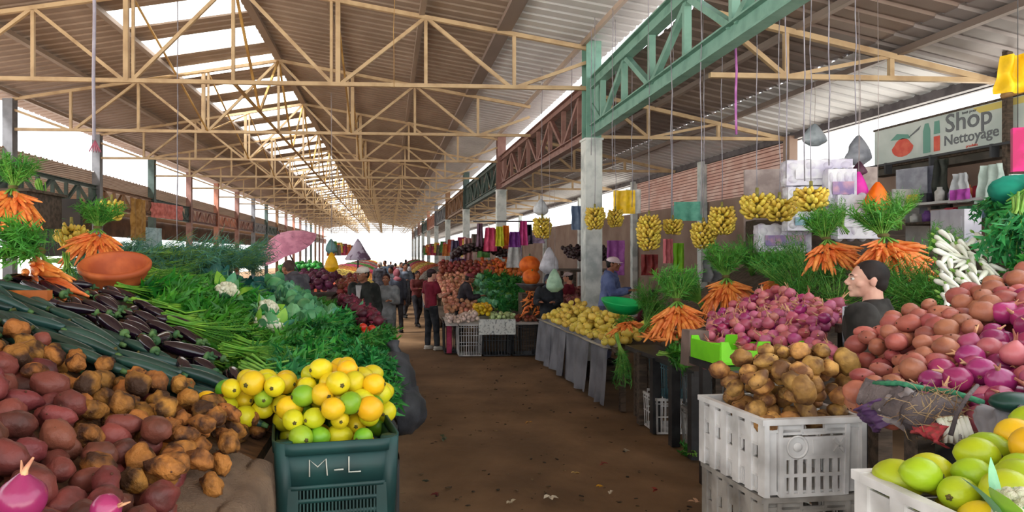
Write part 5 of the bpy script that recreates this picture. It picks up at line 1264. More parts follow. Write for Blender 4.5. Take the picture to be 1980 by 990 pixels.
def string(p, ztop, label, mat=None, r=.005, seed=0, name='hanging_string'):
    rn = random.Random(seed); q = MB(); n = 7
    q.tube([(p.x + rn.uniform(-.012, .012) * (0 < i < n), p.y, p.z + (ztop - p.z) * i / n) for i in range(n + 1)], r, 4)
    return tag(q.build(name, mat or m_str), label, 'string')
for i, (px, ya, yb, d, lab) in enumerate(bl):
    h = (yb - ya) * d / 1300; pi = 1 if h > .5 else (2 if h < .33 else 0); ph = (.44, .62, .30)[pi]; k = h / (ph + .04)
    p = W(px, ya, d); BB[pi].put(p, (0, 0, i * 1.3), (k * 1.25, k * 1.25, k), lab, 'bananas')
    string(p + Vector((0, 0, .04)), (zs(p.x) + .06) if p.x > XR else 5.86, 'string holding the ' + lab.split(',')[0], seed=i)
for i, (px, yb, x, mt, lab) in enumerate(((1105, 330, 3.60, None, 'thin grey string hanging left of the green column head'), (1143, 300, 3.5, None, 'grey string hanging in front of the green column head'), (1185, 330, 3.55, None, 'grey string hanging just right of the green column head'), (1222, 400, 3.9, None, 'short string under the green girder near the yellow sheet'),
        (1298, 400, 3.5, None, 'long grey string crossing the green girder left of the middle'), (1355, 415, 3.5, None, 'long grey string crossing the middle of the green girder'), (1424, 260, 3.9, m_pstr, 'purple cord hanging from the green girder'), (1520, 345, 3.6, None, 'grey string crossing the high end of the green girder'), (1556, 350, 3.6, None, 'whitish string right beside the high end of the green girder'), (1603, 320, 3.8, None, 'whitish string hanging right of the green girder, ending above the packs'), (1655, 240, 4.3, None, 'thin dark string over the white sky gap'))):
    p = Xp(px, yb, x); string(p, (zs(x) + .06) if x > XR else 5.86, lab, mt, .006 if mt is None else .014, seed=20 + i)
string(W(182, 270, 6.0), 6.95, 'thick pale rope hanging from the roof at upper left', M('pale rope', (176, 170, 184)), .016, 50, 'rope')
q = MB()
for i in range(14): a = i * .45; q.tube([(0, 0, 0), (.02 * math.cos(a), .02 * math.sin(a), -.04), (.05 * math.cos(a), .05 * math.sin(a), -.10)], [.006, .005, .003], 4)
tag(q.build('tassel', M('pink tassel', (196, 120, 140)), None, W(184, 272, 6.0)), 'pink frayed tassel at the end of the pale rope', 'tassel')
string(W(762, 170, 9.0), 6.9, 'thin ochre wire hanging above the aisle', bgold, .004, 51, 'wire')
string(W(343, 470, 12.0), 6.5, 'thin pale wire hanging behind the left carrots', m_str, .010, 52, 'wire')
# ------------------------------------------------------------------ stalls further back
def dig(nm, c, r_=.6): return M(nm, c, r_)
m_blk = pm('black crate plastic', (38, 40, 44), (58, 60, 64), scale=4, rough=.5)
m_glass = pm('grey white slats', (196, 196, 196), (150, 150, 152), scale=4, rough=.6)
xs = [1.36, 1.83, 2.34, 2.83]
crate('crate', 'white slatted crate at the left corner of the far stall facing the aisle', (1.60, 13.25, 0), 0, .46, .5, .62, m_glass, slats=9, rows=3, panel=False)
crate('crate', 'black slatted crate of the far stall, below the newspaper', (2.13, 13.25, 0), 0, .56, .5, .62, m_blk, slats=9, rows=2, panel=False)
crate('crate', 'black slatted crate of the far stall, right of the newspaper', (2.68, 13.25, 0), 0, .50, .5, .62, m_blk, slats=9, rows=2, panel=False)
crate('crate', 'dark crate at the left end of the far stall beside the magenta strip', (1.28, 13.65, 0), R(90), .5, .3, .60, m_blk, slats=8, rows=1, panel=False)
q = MB(); q.box((1.22, 13.36, .3), (.10, .02, .58)); tag(q.build('plastic_strip', dig('magenta strip', (170, 50, 90))), 'magenta plastic strip hanging at the left end of the far stall', 'strip')
cloth_over('white_sheet', white, 'white sheet covering the top of the far stall crates', [(1.12, 13.0, .60), (2.95, 12.96, .62), (2.95, 14.0, .70), (1.12, 14.0, .68)], nu=40, nv=10, seed=11, amp=.01)
npm = pm('newsprint', (206, 210, 208), (110, 116, 120), scale=22, rough=.8, detail=2, lo=.52, hi=.7)
sheet('newspaper', npm, 'newspaper hanging over the front of the far stall', 'newspaper', (2.12, 12.955, .72), 0, .72, .30, .01, 3)
stand('produce_table', 'stepped slope behind the far stall crates carrying its vegetables', 1.15, 3.35, 14.0, 17.6, lambda x: .62, .05, wood)
def zF(x, y): return .66 + max(0, y - 13.3) * .29
def small(nm, c, r, cat, rv=.12): return round_fruit(nm, pm(nm + ' skin', c, tuple(int(v * .8) for v in c), scale=6, rough=.4, rv=rv, rh=.02), r, '', cat)
FP = {'garlic': small('garlic_bulb', (222, 200, 190), .05, 'garlic'), 'apple': small('apple', (216, 150, 120), .05, 'apple'), 'pep': small('bell_pepper', (232, 190, 40), .06, 'pepper'), 'tom': small('far_tomato', (150, 72, 58), .05, 'tomato'), 'orange': small('tangerine', (226, 120, 50), .05, 'orange'), 'date': small('dark_fig', (60, 40, 44), .05, 'fig'), 'redon': small('shallot', (150, 84, 80), .05, 'onion'), 'lime': small('pale_courgette', (190, 214, 150), .06, 'vegetable'), 'green': small('green_pepper', (50, 150, 60), .065, 'pepper'), 'plum': small('plum', (110, 50, 80), .045, 'plum')}
def fheap(seed, key, b, top, base, r, label, group, maxn=160, inside=None, show=2.2):
    pr = FP[key]; n = heap(seed, b, top, base, r, r * 2, lambda rn, p, d, eu: pr.put(p, (rn.uniform(-1, 1), rn.uniform(-1, 1), 0), rn.uniform(.85, 1.15) * r / {'pep': .06, 'lime': .06, 'green': .065, 'plum': .045}.get(key, .05), label, pr.o['category'], group), inside, show=show, maxn=maxn, slack=.35)
    return n
fheap(61, 'garlic', (1.2, 1.75, 13.02, 13.8), lambda x, y: .78 + .06 * math.sin(x * 8), lambda x, y: .64, .04, 'small pale bulb in the left heap of the far stall', 'pale bulbs on the far stall')
fheap(62, 'pep', (1.75, 2.05, 13.2, 13.9), lambda x, y: .95, lambda x, y: .66, .05, 'yellow pepper in the middle heap of the far stall above the newspaper', 'yellow peppers on the far stall')
fheap(63, 'lime', (2.05, 2.5, 13.02, 13.6), lambda x, y: .80, lambda x, y: .66, .045, 'pale yellow-green vegetable behind the newspaper on the far stall', 'pale vegetables on the far stall')
fheap(64, 'tom', (2.5, 2.92, 13.05, 13.6), lambda x, y: .76, lambda x, y: .66, .045, 'red tomato at the right front of the far stall', 'tomatoes at the front of the far stall')
base = lambda x, y: zF(x, y) - .12
fheap(65, 'apple', (1.2, 1.9, 13.9, 16.2), lambda x, y: zF(x, y) + .05, base, .055, 'rosy apple on the left slope of the far stall', 'apples on the far stall', 200)
fheap(66, 'tom', (1.3, 2.6, 16.3, 17.1), lambda x, y: zF(x, y) + .05, base, .06, 'red tomato in the band high up on the far stall', 'tomatoes high on the far stall', 130)
fheap(67, 'orange', (2.3, 3.3, 16.2, 17.3), lambda x, y: zF(x, y) + .1, base, .06, 'orange fruit at the upper right of the far stall', 'orange fruit on the far stall', 100)
for i in range(26):
    rn = random.Random(200 + i); x = rn.uniform(1.9, 2.6); y = rn.uniform(14.1, 15.9); CB[i % 2].put((x, y, zF(x, y) + .02), (rn.uniform(-.6, .6), rn.uniform(-.6, .6), rn.uniform(0, 6)), .95, 'pale green cabbage on the slope of the far stall', 'cabbage', 'cabbages on the far stall')
for i in range(44):
    rn = random.Random(300 + i); x = rn.uniform(2.3, 3.1); y = rn.uniform(13.9, 16.0); PB[i % 2].put((x, y, zF(x, y) + .03), (0, rn.uniform(-.5, .3), rn.uniform(0, 6)), 1.0, 'dark leafy green bunch on the right slope of the far stall', 'greens', 'greens on the far stall')
fheap(68, 'date', (1.7, 3.1, 17.2, 18.3), lambda x, y: 2.06 + .20 * math.sin((x - 1.7) * 2.2), lambda x, y: 1.75, .055, 'dark fig in the black heap topping the far stall', 'dark figs on the far stall', 250)
stand('produce_table', 'high dark table behind the far stall with the black heap', 1.6, 3.2, 17.2, 18.4, lambda x: 1.73, .05, wood)
fheap(69, 'redon', (3.35, 4.5, 12.9, 14.2), lambda x, y: 1.10 + .15 * (y - 12.9), lambda x, y: .9, .05, 'brownish shallot in the heap left of the white column', 'shallots left of the column', 220)
stand('produce_table', 'table under the shallots left of the white column', 3.3, 4.6, 12.85, 14.3, lambda x: .88, .05, wood)
fheap(70, 'date', (4.2, 5.2, 15.0, 16.0), lambda x, y: 2.0 + .2 * (y - 15), lambda x, y: 1.65, .055, 'dark fruit in the speckled heap behind the shallots', 'dark fruit behind the shallots', 160)
stand('produce_table', 'tall table with the dark speckled heap behind the shallots', 4.1, 5.3, 14.9, 16.2, lambda x: 1.63, .05, wood)
for i in range(60):
    rn = random.Random(400 + i); o = bpy.data.objects.new('carrot', CM[i % 3]); COL.objects.link(o); o.location = W(1032 + rn.uniform(-16, 20), 580 + rn.uniform(-25, 25), 13.0 + rn.uniform(0, .3)); o.rotation_euler = (R(rn.uniform(20, 100)), rn.uniform(-1, 1), rn.uniform(-1, 1)); tag(o, 'small carrot in the heap right of the far stall greens', 'carrot', 'carrots right of the far stall')
q = MB(); q.box((0, 0, 0), (.55, .4, 1.1)); tag(q.build('wooden_box', wood, None, W(1032, 600, 13.5) - Vector((0, 0, .2))), 'dark wooden box behind the small carrots of the far stall', 'box')
pk = round_fruit('pumpkin', dig('pumpkin skin', (226, 110, 30)), .22, '', 'pumpkin'); pk.put(W(1024, 513, 13.6), (0, 0, 0), 1, 'orange pumpkin standing above the smaller cut one', 'pumpkin'); pk.put(W(1027, 536, 13.2), (.6, 0, 0), .8, 'cut yellow-orange pumpkin lying in the grey dish', 'pumpkin')
q = MB(); q.lathe([(0, -.1), (.12, -.1), (.28, .02), (.30, .04), (.27, .04), (.1, -.07), (0, -.07)], 24); tag(q.build('dish', dig('grey dish', (96, 96, 100)), None, W(1026, 552, 13.1)), 'grey dish with the cut pumpkin', 'dish')
# hanging clothes over the far stall
for i, (px, py, d, w_, h, c, lab) in enumerate(((948, 440, 17, .36, .60, (214, 80, 120), 'pink and white garment'), (928, 432, 17.3, .2, .6, (120, 90, 110), 'mauve garment'), (966, 438, 17, .24, .5, (212, 214, 60), 'lime yellow garment'), (978, 436, 17.2, .22, .5, (236, 140, 40), 'orange garment'), (995, 448, 16.8, .36, .62, (130, 60, 150), 'purple garment'), (1012, 428, 16.8, .26, .6, (214, 80, 150), 'magenta garment'), (1022, 434, 17, .24, .5, (40, 40, 60), 'dark blue garment'), (995, 478, 16.5, .42, .5, (196, 196, 196), 'grey white garment'), (880, 465, 19, .30, .7, (90, 80, 110), 'dark violet garment'), (905, 460, 19, .3, .8, (196, 150, 150), 'pale pink garment'), (893, 500, 18.5, .3, .6, (120, 70, 120), 'plum garment'), (1035, 455, 17, .5, .2, (180, 160, 190), 'folded lilac garment'))):
    sheet('garment', dig('cloth ' + lab, c), '%s hanging over the far stall' % lab, 'garment', W(px, py, d), 0, w_, h, .05, i, .7)
q = MB(); q.tube([W(915, 428, 17.1), W(1045, 428, 17.0)], .02, 6); tag(q.build('clothes_rail', dkm), 'long rail carrying the garments over the far stall', 'rail')
# things left of the aisle further back
um = thing('parasol', 'faded pink parasol tilted open over the left stalls', 'parasol', W(553, 478, 13.5)); um.rotation_euler = (R(18), R(-24), 0)
q = MB(); q.grid(lambda u, v: (math.cos(u * 2 * PI) * v * .66, math.sin(u * 2 * PI) * v * .66, .30 * (1 - v * v) - .05 * abs(math.sin(u * 8 * PI / 2)) * v), 32, 8); q2 = MB(); q2.grid(lambda u, v: (math.cos(u * 2 * PI) * v * .655, math.sin(u * 2 * PI) * v * .655, .29 * (1 - v * v) - .05 * abs(math.sin(u * 8 * PI / 2)) * v), 32, 8); q.add(q2.v, [tuple(reversed(a)) for a in q2.f])
q.build('canopy', dig('faded pink canvas', (222, 150, 176)), um)
for i in range(8): a = i * PI / 4; q = MB(); q.tube([(0, 0, .28), (math.cos(a) * .33, math.sin(a) * .33, .20), (math.cos(a) * .64, math.sin(a) * .64, -.02)], .005, 4); q.build('rib', dkm, um)
q = MB(); q.tube([(0, 0, .36), (0, 0, -2.1)], .016, 8); q.build('pole', dkm, um)
hbag('yellow plastic bag hanging above the left aisle stalls', 641, 488, 12.5, .26, .36, M('yellow film', (246, 190, 20), .4), 31, top=5.0)
hbag('teal grey plastic bag hanging just above the yellow bag', 640, 462, 12.6, .22, .28, M('teal film', (110, 150, 150), .4), 32, top=5.0)
um2 = thing('folded_canopy', 'small purple and grey tent-shaped canopy above the capped man', 'canopy', W(692, 503, 13.0))
q = MB(); q.lathe([(.0, .42), (.05, .36), (.14, .2), (.26, .02), (.24, .0), (.02, .02)], 7, fn=lambda a, z: 1 + .12 * math.sin(a * 3)); q.build('fabric', pm('purple patch cloth', (190, 180, 200), (110, 84, 110), scale=5, rough=.7, lo=.48, hi=.56), um2)
q = MB(); q.tube([(0, 0, .4), (0, 0, -2.0)], .015, 6); q.build('pole', dkm, um2)
def table_goods(seed, x0, x1, y0, y1, z, key, label, group, th=.12, maxn=110):
    stand('produce_table', 'market table in the distance under the ' + group, x0, x1, y0, y1, lambda x: z - .02, .05, wood)
    fheap(seed, key, (x0 + .05, x1 - .05, y0 + .05, y1 - .05), lambda x, y: z + th + .1 * (y - y0), lambda x, y: z, .065, label, group, maxn)
table_goods(81, -1.9, -1.0, 12.0, 13.6, 1.25, 'plum', 'dark plum in the heap left of the yellow bag', 'plums left of the yellow bag', .3)
table_goods(82, -.95, -.55, 12.2, 14.0, 1.15, 'tom', 'red tomato in the heap behind the capped man', 'tomatoes behind the capped man', .25)
table_goods(83, -3.6, -2.4, 10.2, 11.6, 1.6, 'orange', 'orange fruit in the far heap behind the leeks', 'orange fruit behind the leeks', .25)
table_goods(84, -2.4, -1.5, 14.5, 16.0, 1.5, 'green', 'green pepper in the far heap under the parasol', 'green peppers under the parasol', .2)
rn = random.Random(12)
k = 0
farcol = [(200, 90, 60), (90, 140, 70), (220, 190, 90), (150, 70, 80), (210, 130, 60), (120, 110, 100), (180, 60, 90)]
farnm = ['reddish', 'green', 'yellowish', 'wine-red', 'orange', 'grey-brown', 'crimson']
for side in (0, 1):
    for j in range(9):
        y = 19.5 + j * 5.2
        xa, xb = ((1.3, 3.3) if side else (-3.2, -.35)); c = (j * 2 + side) % 7
        t = thing('market_stall', 'distant stall heaped with %s produce %s of the aisle, %s in its row' % (farnm[c], 'right' if side else 'left', ordn[j]), 'stall', ((xa + xb) / 2, y, 0)); wx = xb - xa
        q = MB(); q.box((0, 0, .8), (wx, 2.6, .06)); q.build('tabletop', wood, t)
        for sx in (-1, 1):
            for sy in (-1, 1): q = MB(); q.box((sx * (wx / 2 - .1), sy * 1.2, .4), (.08, .08, .8)); q.build('leg', wood, t)
        q = MB(); q.grid(lambda u, v: ((-1 if side else 1) * wx / 2 + (-.02 if side else .02) * (1 + math.sin(u * 30)), (u - .5) * 2.6, .8 - .75 * v), 30, 3); q.build('skirt', m_drape, t)
        def hf(u, v):
            x = (u - .5) * wx * .95; yy = (v - .5) * 2.5; w2 = (1 - abs(2 * u - 1) ** 3) * (1 - abs(2 * v - 1) ** 3)
            return (x, yy, .83 + w2 * (.45 + .3 * (u if side else 1 - u)) + .05 * noise.noise(Vector((x * 9, yy * 9, k))))
        q = MB(); q.grid(hf, 40, 46); o = q.build('produce_heap', pm('far produce %d' % c, farcol[c], tuple(int(v * .5) for v in farcol[c]), scale=14, rough=.6, lo=.42, hi=.62), t); o['kind'] = 'stuff'
        for b in range(3):
            cc = (j + b * 2) % 7; sheet('garment', dig('far cloth %d' % cc, farcol[cc]), '%s cloth over the %s distant stall on the %s, %s one' % (farnm[cc], ordn[j], 'right' if side else 'left', ('nearest', 'middle', 'farthest')[b]), 'cloth', ((xb + .1 if side else xa - .1), y - 1 + b, 2.55 + .1 * b), R(90 * (b % 2)) + .3, .5, .7, .05, b + j, .8) if (side or j > 3) else None
        k += 1
# shop fronts under the left eaves
for i, (px, py, d, w_, h, c, lab) in enumerate(((325, 395, 23, 2.2, .5, (206, 120, 110), 'faded red awning strip under the left girder'), (290, 440, 22, 1.6, 1.0, (170, 200, 206), 'pale blue sheet behind the leeks at left'), (268, 385, 21.0, .8, 1.3, (170, 130, 66), 'ochre wall panel between the left columns'))):
    sheet('awning', dig('awning %d' % i, c), lab, 'awning', W(px, py, d), R(80), w_, h, .05, i)
# litter on the floor
lit = [(1065, 967, 'crumpled white paper scrap on the dirt floor at the bottom', (220, 210, 190)), (1163, 944, 'yellow leaf on the dirt floor near the bottom', (222, 170, 50)), (1268, 952, 'small red peel on the dirt floor', (140, 50, 40)), (1365, 903, 'red squashed tomato on the floor beside the white crates', (150, 50, 36)), (1023, 820, 'small ochre scrap in the middle of the aisle', (190, 140, 70)), (860, 850, 'grey green leaf on the floor at the left of the aisle', (96, 104, 80)), (845, 960, 'red scrap on the floor at the bottom left of the aisle', (120, 50, 50)), (1108, 918, 'pale straw scrap on the floor', (190, 160, 100)), (1185, 955, 'small white pebble-like scrap near the yellow leaf', (210, 200, 180)), (990, 975, 'cream scrap left of the white paper', (190, 176, 150)), (825, 935, 'dark flattened leaf at left of the aisle', (70, 76, 60)), (1345, 975, 'pale root scrap on the floor near the crates', (190, 150, 120)), (1210, 875, 'light pebble scrap in the right part of the aisle', (170, 160, 140)), (960, 740, 'dark twig scrap far along the aisle', (50, 40, 30)), (1165, 900, 'reddish scrap in the aisle', (130, 60, 50))]
for i, (px, py, lab, c) in enumerate(lit):
    p = G(px, py, .0); rn = random.Random(i); q = MB(); r = .05 if i in (0, 3, 5) else .032
    if i == 3: q.ell((0, 0, .03), (.05, .05, .035), 12, 8, fn=lump(2, .3))
    else:
        for j in range(3): q.leaf((rn.uniform(-.02, .02), rn.uniform(-.02, .02), .012 + .006 * j), (rn.uniform(-1, 1), rn.uniform(-1, 1), .15), r * rn.uniform(1, 2), r, droop=.2, n=3, cup=.5)
    tag(q.build('scrap', dig('scrap %d' % i, c, .8), None, p, (0, 0, rn.uniform(0, 6))), lab, 'litter')
m = MB(); rn = random.Random(77)
for i in range(260):
    x = rn.uniform(.1, 2.9); y = 3.6 + 9 * rn.random() ** 1.6; r = rn.uniform(.006, .018)
    m.ell((x, y, .002), (r * rn.uniform(1, 2.5), r, r * .4), 5, 3, rot=(0, 0, rn.uniform(0, 6)))
tag(m.build('floor_crumbs', pm('dark crumbs', (46, 36, 26), (120, 96, 66), scale=3, rough=.9, lo=.45, hi=.6)), 'fine crumbs and bits of straw scattered over the aisle', 'debris', None, 'stuff')
pg = PB[0].put(G(1340, 872, .05), (0, .1, 1.2), 1.1, 'green leaf trimmings lying on the floor left of the white crates', 'greens')
# ------------------------------------------------------------------ people
def remesh(mb, vox, name, mat, smooth=4):
    me = mb.mesh('tmp', mat); o = bpy.data.objects.new('tmp', me); COL.objects.link(o)
    md = o.modifiers.new('r', 'REMESH'); md.mode = 'VOXEL'; md.voxel_size = vox; md.use_smooth_shade = True
    if smooth: sm = o.modifiers.new('s', 'SMOOTH'); sm.factor = .5; sm.iterations = smooth
    m2 = bpy.data.meshes.new_from_object(o.evaluated_get(bpy.context.evaluated_depsgraph_get())); bpy.data.objects.remove(o); bpy.data.meshes.remove(me)
    m2.name = name; m2.materials.clear(); m2.materials.append(mat); m2.polygons.foreach_set('use_smooth', [True] * len(m2.polygons)); return m2
m_eyew = pm('eye white', (220, 214, 206), rough=.3); m_iris = pm('dark iris', (40, 28, 22), rough=.2)
SKN = {'a': pm('skin tan', (196, 142, 116), (182, 126, 102), scale=9, rough=.55, sss=.1), 'b': pm('skin brown', (150, 100, 76), (136, 88, 66), scale=9, rough=.55, sss=.1), 'c': pm('skin fair', (222, 176, 156), (212, 158, 140), scale=9, rough=.55, sss=.1)}
def person(label, loc, rz, H=1.72, top=(60, 60, 60), bot=(40, 40, 44), skin='a', cap=None, hair=(30, 24, 22), lean=0, arms='down', legs='stand', coat=False, sleeves='long', head_yaw=0, head_pitch=0, vox=.014, shoes=(40, 36, 34), inner=None, name='person', scarf=None, group=None):
    t = thing(name, label, 'person', loc, rz, group); k = H / 1.75; sk = SKN[skin]
    hip = Vector((0, 0, .94))
    def U(p): p = Vector(p) - hip; return Matrix.Rotation(-lean, 3, 'X') @ p + hip
    def UR(): return (-lean, 0, 0)
    S_ = lambda p: Vector(p) * k
    sh = {s: U((s * .185, 0, 1.42)) for s in (-1, 1)}
    el, wr = {}, {}
    for s in (-1, 1):
        a = arms if isinstance(arms, str) else arms[0 if s < 0 else 1]
        if a == 'down': el[s] = sh[s] + Vector((s * .06, -.02, -.29)); wr[s] = el[s] + Vector((s * .0, .06, -.25))
        elif a == 'front': el[s] = sh[s] + Vector((s * .05, .08, -.26)); wr[s] = el[s] + Vector((-s * .10, .23, .04))
        elif a == 'reach': el[s] = sh[s] + Vector((s * .06, .16, -.22)); wr[s] = el[s] + Vector((-s * .02, .22, -.12))
        elif a == 'hip': el[s] = sh[s] + Vector((s * .17, -.06, -.24)); wr[s] = el[s] + Vector((-s * .14, .12, -.12))
        elif a == 'cross': el[s] = sh[s] + Vector((s * .05, .07, -.27)); wr[s] = el[s] + Vector((-s * .24, .14, .05))
    hp = {s: Vector((s * .095, 0, .92)) for s in (-1, 1)}
    if legs == 'stand': kn = {s: Vector((s * .11, .02, .50)) for s in (-1, 1)}; an = {s: Vector((s * .12, -.02, .08)) for s in (-1, 1)}
    elif legs == 'walk': kn = {1: Vector((.11, .14, .51)), -1: Vector((-.10, .04, .50))}; an = {1: Vector((.11, .20, .09)), -1: Vector((-.11, -.20, .11))}
    elif legs == 'contra': kn = {1: Vector((.13, .06, .50)), -1: Vector((-.09, 0, .50))}; an = {1: Vector((.17, .04, .08)), -1: Vector((-.09, -.03, .08))}
    HC = U((0, .02, 1.622)); HM = Matrix.Rotation(head_yaw, 3, 'Z') @ Matrix.Rotation(-head_pitch - lean * .3, 3, 'X')
    hd = lambda p: HC + HM @ Vector(p)
    def head(b):
        hr = HM.to_euler()
        def e(p, r, n=14, m_=10): b.ell(S_(hd(p)), tuple(v * k for v in r), n, m_, rot=hr)
        e((0, -.012, .03), (.077, .098, .088), 18, 14); e((0, .022, -.015), (.064, .074, .085), 16, 12); e((0, .048, -.068), (.042, .040, .036)); e((0, .078, -.088), (.020, .018, .018))
        e((0, .082, .028), (.052, .018, .014)); b.tube([S_(hd((0, .088, .02))), S_(hd((0, .112, -.012))), S_(hd((0, .118, -.022)))], [.009 * k, .012 * k, .014 * k], 8); e((-.012, .106, -.026), (.009, .01, .008)); e((.012, .106, -.026), (.009, .01, .008))
        e((0, .092, -.048), (.024, .011, .0065)); e((0, .090, -.058), (.021, .011, .007)); e((-.045, .055, -.02), (.022, .025, .025)); e((.045, .055, -.02), (.022, .025, .025))
        for s in (-1, 1): e((s * .078, -.008, -.002), (.010, .020, .032))
        b.tube([S_(hd((0, -.03, -.04))), S_(U((0, -.012, 1.52))), S_(U((0, -.01, 1.44)))], [.054 * k, .054 * k, .068 * k], 12)
    def hand(b, s):
        w_ = wr[s]; d = (w_ - el[s]).normalized(); sd = d.cross(Vector((0, 0, 1)) if abs(d.z) < .8 else Vector((0, 1, 0))).normalized(); nn = sd.cross(d).normalized()
        pc = w_ + d * .05
        vs = [w_, w_ + d * .03, pc, w_ + d * .09]
        b.tube([S_(p) for p in vs], [.024 * k, .030 * k, .038 * k, .036 * k], 10, flat=.5, ref=nn)
        for i in range(4):
            o = sd * ((i - 1.5) * .019); L_ = (.062, .075, .070, .055)[i]; st = w_ + d * .085 + o
            b.tube([S_(st), S_(st + d * L_ * .45 - nn * .008), S_(st + d * L_ * .8 - nn * .024), S_(st + d * L_ * .9 - nn * .04)], [.0088 * k, .0085 * k, .008 * k, .006 * k], 7)
        st = w_ + d * .035 + sd * .03 * s; b.tube([S_(st), S_(st + d * .03 + sd * .022 * s - nn * .01), S_(st + d * .055 + sd * .028 * s - nn * .022)], [.012 * k, .010 * k, .008 * k], 7)
    # body: one continuous skin surface
    b = MB(); head(b)
    b.tube([S_(hip + Vector((0, 0, -.05))), S_(hip + Vector((0, 0, .05))), S_(U((0, 0, 1.12))), S_(U((0, 0, 1.28))), S_(U((0, 0, 1.40))), S_(U((0, 0, 1.47)))], [.15 * k, .15 * k, .13 * k, .155 * k, .165 * k, .08 * k], 16, flat=.64, ref=(0, 1, 0))
    for s in (-1, 1):
        b.ell(S_(sh[s]), .058 * k, 10, 8); b.tube([S_(sh[s]), S_(sh[s].lerp(el[s], .5)), S_(el[s]), S_(el[s].lerp(wr[s], .35)), S_(wr[s])], [.05 * k, .046 * k, .037 * k, .038 * k, .024 * k], 12); b.ell(S_(el[s]), .038 * k, 8, 6); hand(b, s)
        b.tube([S_(hp[s] + Vector((0, 0, .04))), S_(hp[s].lerp(kn[s], .5)), S_(kn[s]), S_(kn[s].lerp(an[s], .35)), S_(an[s])], [.088 * k, .075 * k, .054 * k, .053 * k, .035 * k], 12)
        b.tube([S_(an[s] + Vector((0, -.04, -.04))), S_(an[s] + Vector((0, .04, -.04))), S_(an[s] + Vector((0, .14, -.055)))], [.034 * k, .036 * k, .028 * k], 10)
    bo = bpy.data.objects.new('body', remesh(b, vox * .7 if vox < .01 else vox * .8, 'body', sk, 2)); COL.objects.link(bo); bo.parent = t
    # trousers
    b = MB()
    b.tube([S_(hip + Vector((0, 0, -.09))), S_(hip), S_(U((0, 0, 1.04)))], [.165 * k, .165 * k, .15 * k], 16, flat=.68, ref=(0, 1, 0))
    for s in (-1, 1): b.tube([S_(hp[s] + Vector((0, 0, .03))), S_(hp[s].lerp(kn[s], .5)), S_(kn[s]), S_(kn[s].lerp(an[s], .5)), S_(an[s] + Vector((0, .01, .0)))], [.105 * k, .092 * k, .074 * k, .068 * k, .062 * k], 14)
    def wr_(mesh, amt):
        for v in mesh.vertices: v.co += Vector((noise.noise(v.co * 9), noise.noise(v.co * 9 + Vector((5, 0, 0))), 0)) * amt
        return mesh
    o = bpy.data.objects.new('trousers', wr_(remesh(b, vox, 'trousers', M('cloth %d %d %d' % bot, bot, .85)), .012)); COL.objects.link(o); o.parent = t
    for s in (-1, 1):
        b = MB(); a = an[s]; b.tube([S_(a + Vector((0, -.06, -.035))), S_(a + Vector((0, .03, -.03))), S_(a + Vector((0, .12, -.045))), S_(a + Vector((0, .17, -.055)))], [.036 * k, .044 * k, .038 * k, .022 * k], 12); b.box(S_(a + Vector((0, .05, -.07))), (.075 * k, .24 * k, .02 * k)); b.build('shoe', M('shoe %d %d %d' % shoes, shoes, .5), t)
    # shirt or jacket
    b = MB(); e = .018 if not coat else .036; lo = U((0, 0, .90)) if not coat else (hip + Vector((0, 0, -.16)))
    b.tube([S_(lo), S_(U((0, 0, 1.02))), S_(U((0, 0, 1.14))), S_(U((0, 0, 1.30))), S_(U((0, 0, 1.41))), S_(U((0, 0, 1.475)))], [(.165 + e) * k, (.155 + e) * k, (.145 + e) * k, (.17 + e) * k, (.178 + e) * k, (.07 + e) * k], 18, flat=.66, ref=(0, 1, 0))
    for s in (-1, 1):
        b.ell(S_(sh[s]), (.062 + e * .7) * k, 10, 8); end = wr[s] - (wr[s] - el[s]).normalized() * .01
        if sleeves == 'long': b.tube([S_(sh[s]), S_(sh[s].lerp(el[s], .5)), S_(el[s]), S_(el[s].lerp(end, .5)), S_(end)], [(.055 + e) * k, (.05 + e) * k, (.044 + e) * k, (.036 + e) * k, (.03 + e * .7) * k], 12)
        else: b.tube([S_(sh[s]), S_(sh[s].lerp(el[s], .75))], [(.055 + e) * k, (.055 + e) * k], 12)
    if coat:
        b.ell(S_(U((0, -.025, 1.46))), (.135 * k, .085 * k, .06 * k), 12, 8)
        b.tube([S_(U((-.07, -.02, 1.49))), S_(U((-.05, -.075, 1.50))), S_(U((.05, -.075, 1.50))), S_(U((.07, -.02, 1.49))), S_(U((.055, .07, 1.43)))], .02 * k, 8); b.tube([S_(U((-.07, -.02, 1.49))), S_(U((-.055, .07, 1.43)))], .02 * k, 8)
    o = bpy.data.objects.new('jacket' if coat else 'shirt', wr_(remesh(b, vox, 'top', M('cloth %d %d %d' % top, top, .85)), .014)); COL.objects.link(o); o.parent = t
    if inner:
        b = MB(); pts = [(-.05, 1.46), (.05, 1.46), (.035, 1.30), (0, 1.18), (-.035, 1.30)]
        vs = [S_(U((x, .128 + .02 * (1.46 - z) * 2 + dy, z))) for dy in (0, .012) for x, z in pts]; b.add(vs, [(0, 1, 2, 3, 4), (9, 8, 7, 6, 5)] + [(i, (i + 1) % 5, 5 + (i + 1) % 5, 5 + i) for i in range(5)]); b.build('shirt_front', M('inner %d %d %d' % inner, inner, .8), t)
    hr = HM.to_euler()
    if hair:
        b = MB()
        b.ell(S_(hd((0, -.022, .042))), (.083 * k, .098 * k, .088 * k), 18, 12, rot=hr); b.ell(S_(hd((0, -.055, -.005))), (.072 * k, .058 * k, .07 * k), 14, 10, rot=hr)
        for s in (-1, 1): b.ell(S_(hd((s * .074, .004, .03))), (.010 * k, .02 * k, .028 * k), 8, 6, rot=hr)
        me = remesh(b, min(vox, .009), 'hair', M('hair %d %d %d' % hair, hair, .7), 1)
        o = bpy.data.objects.new('hair', me); COL.objects.link(o); o.parent = t
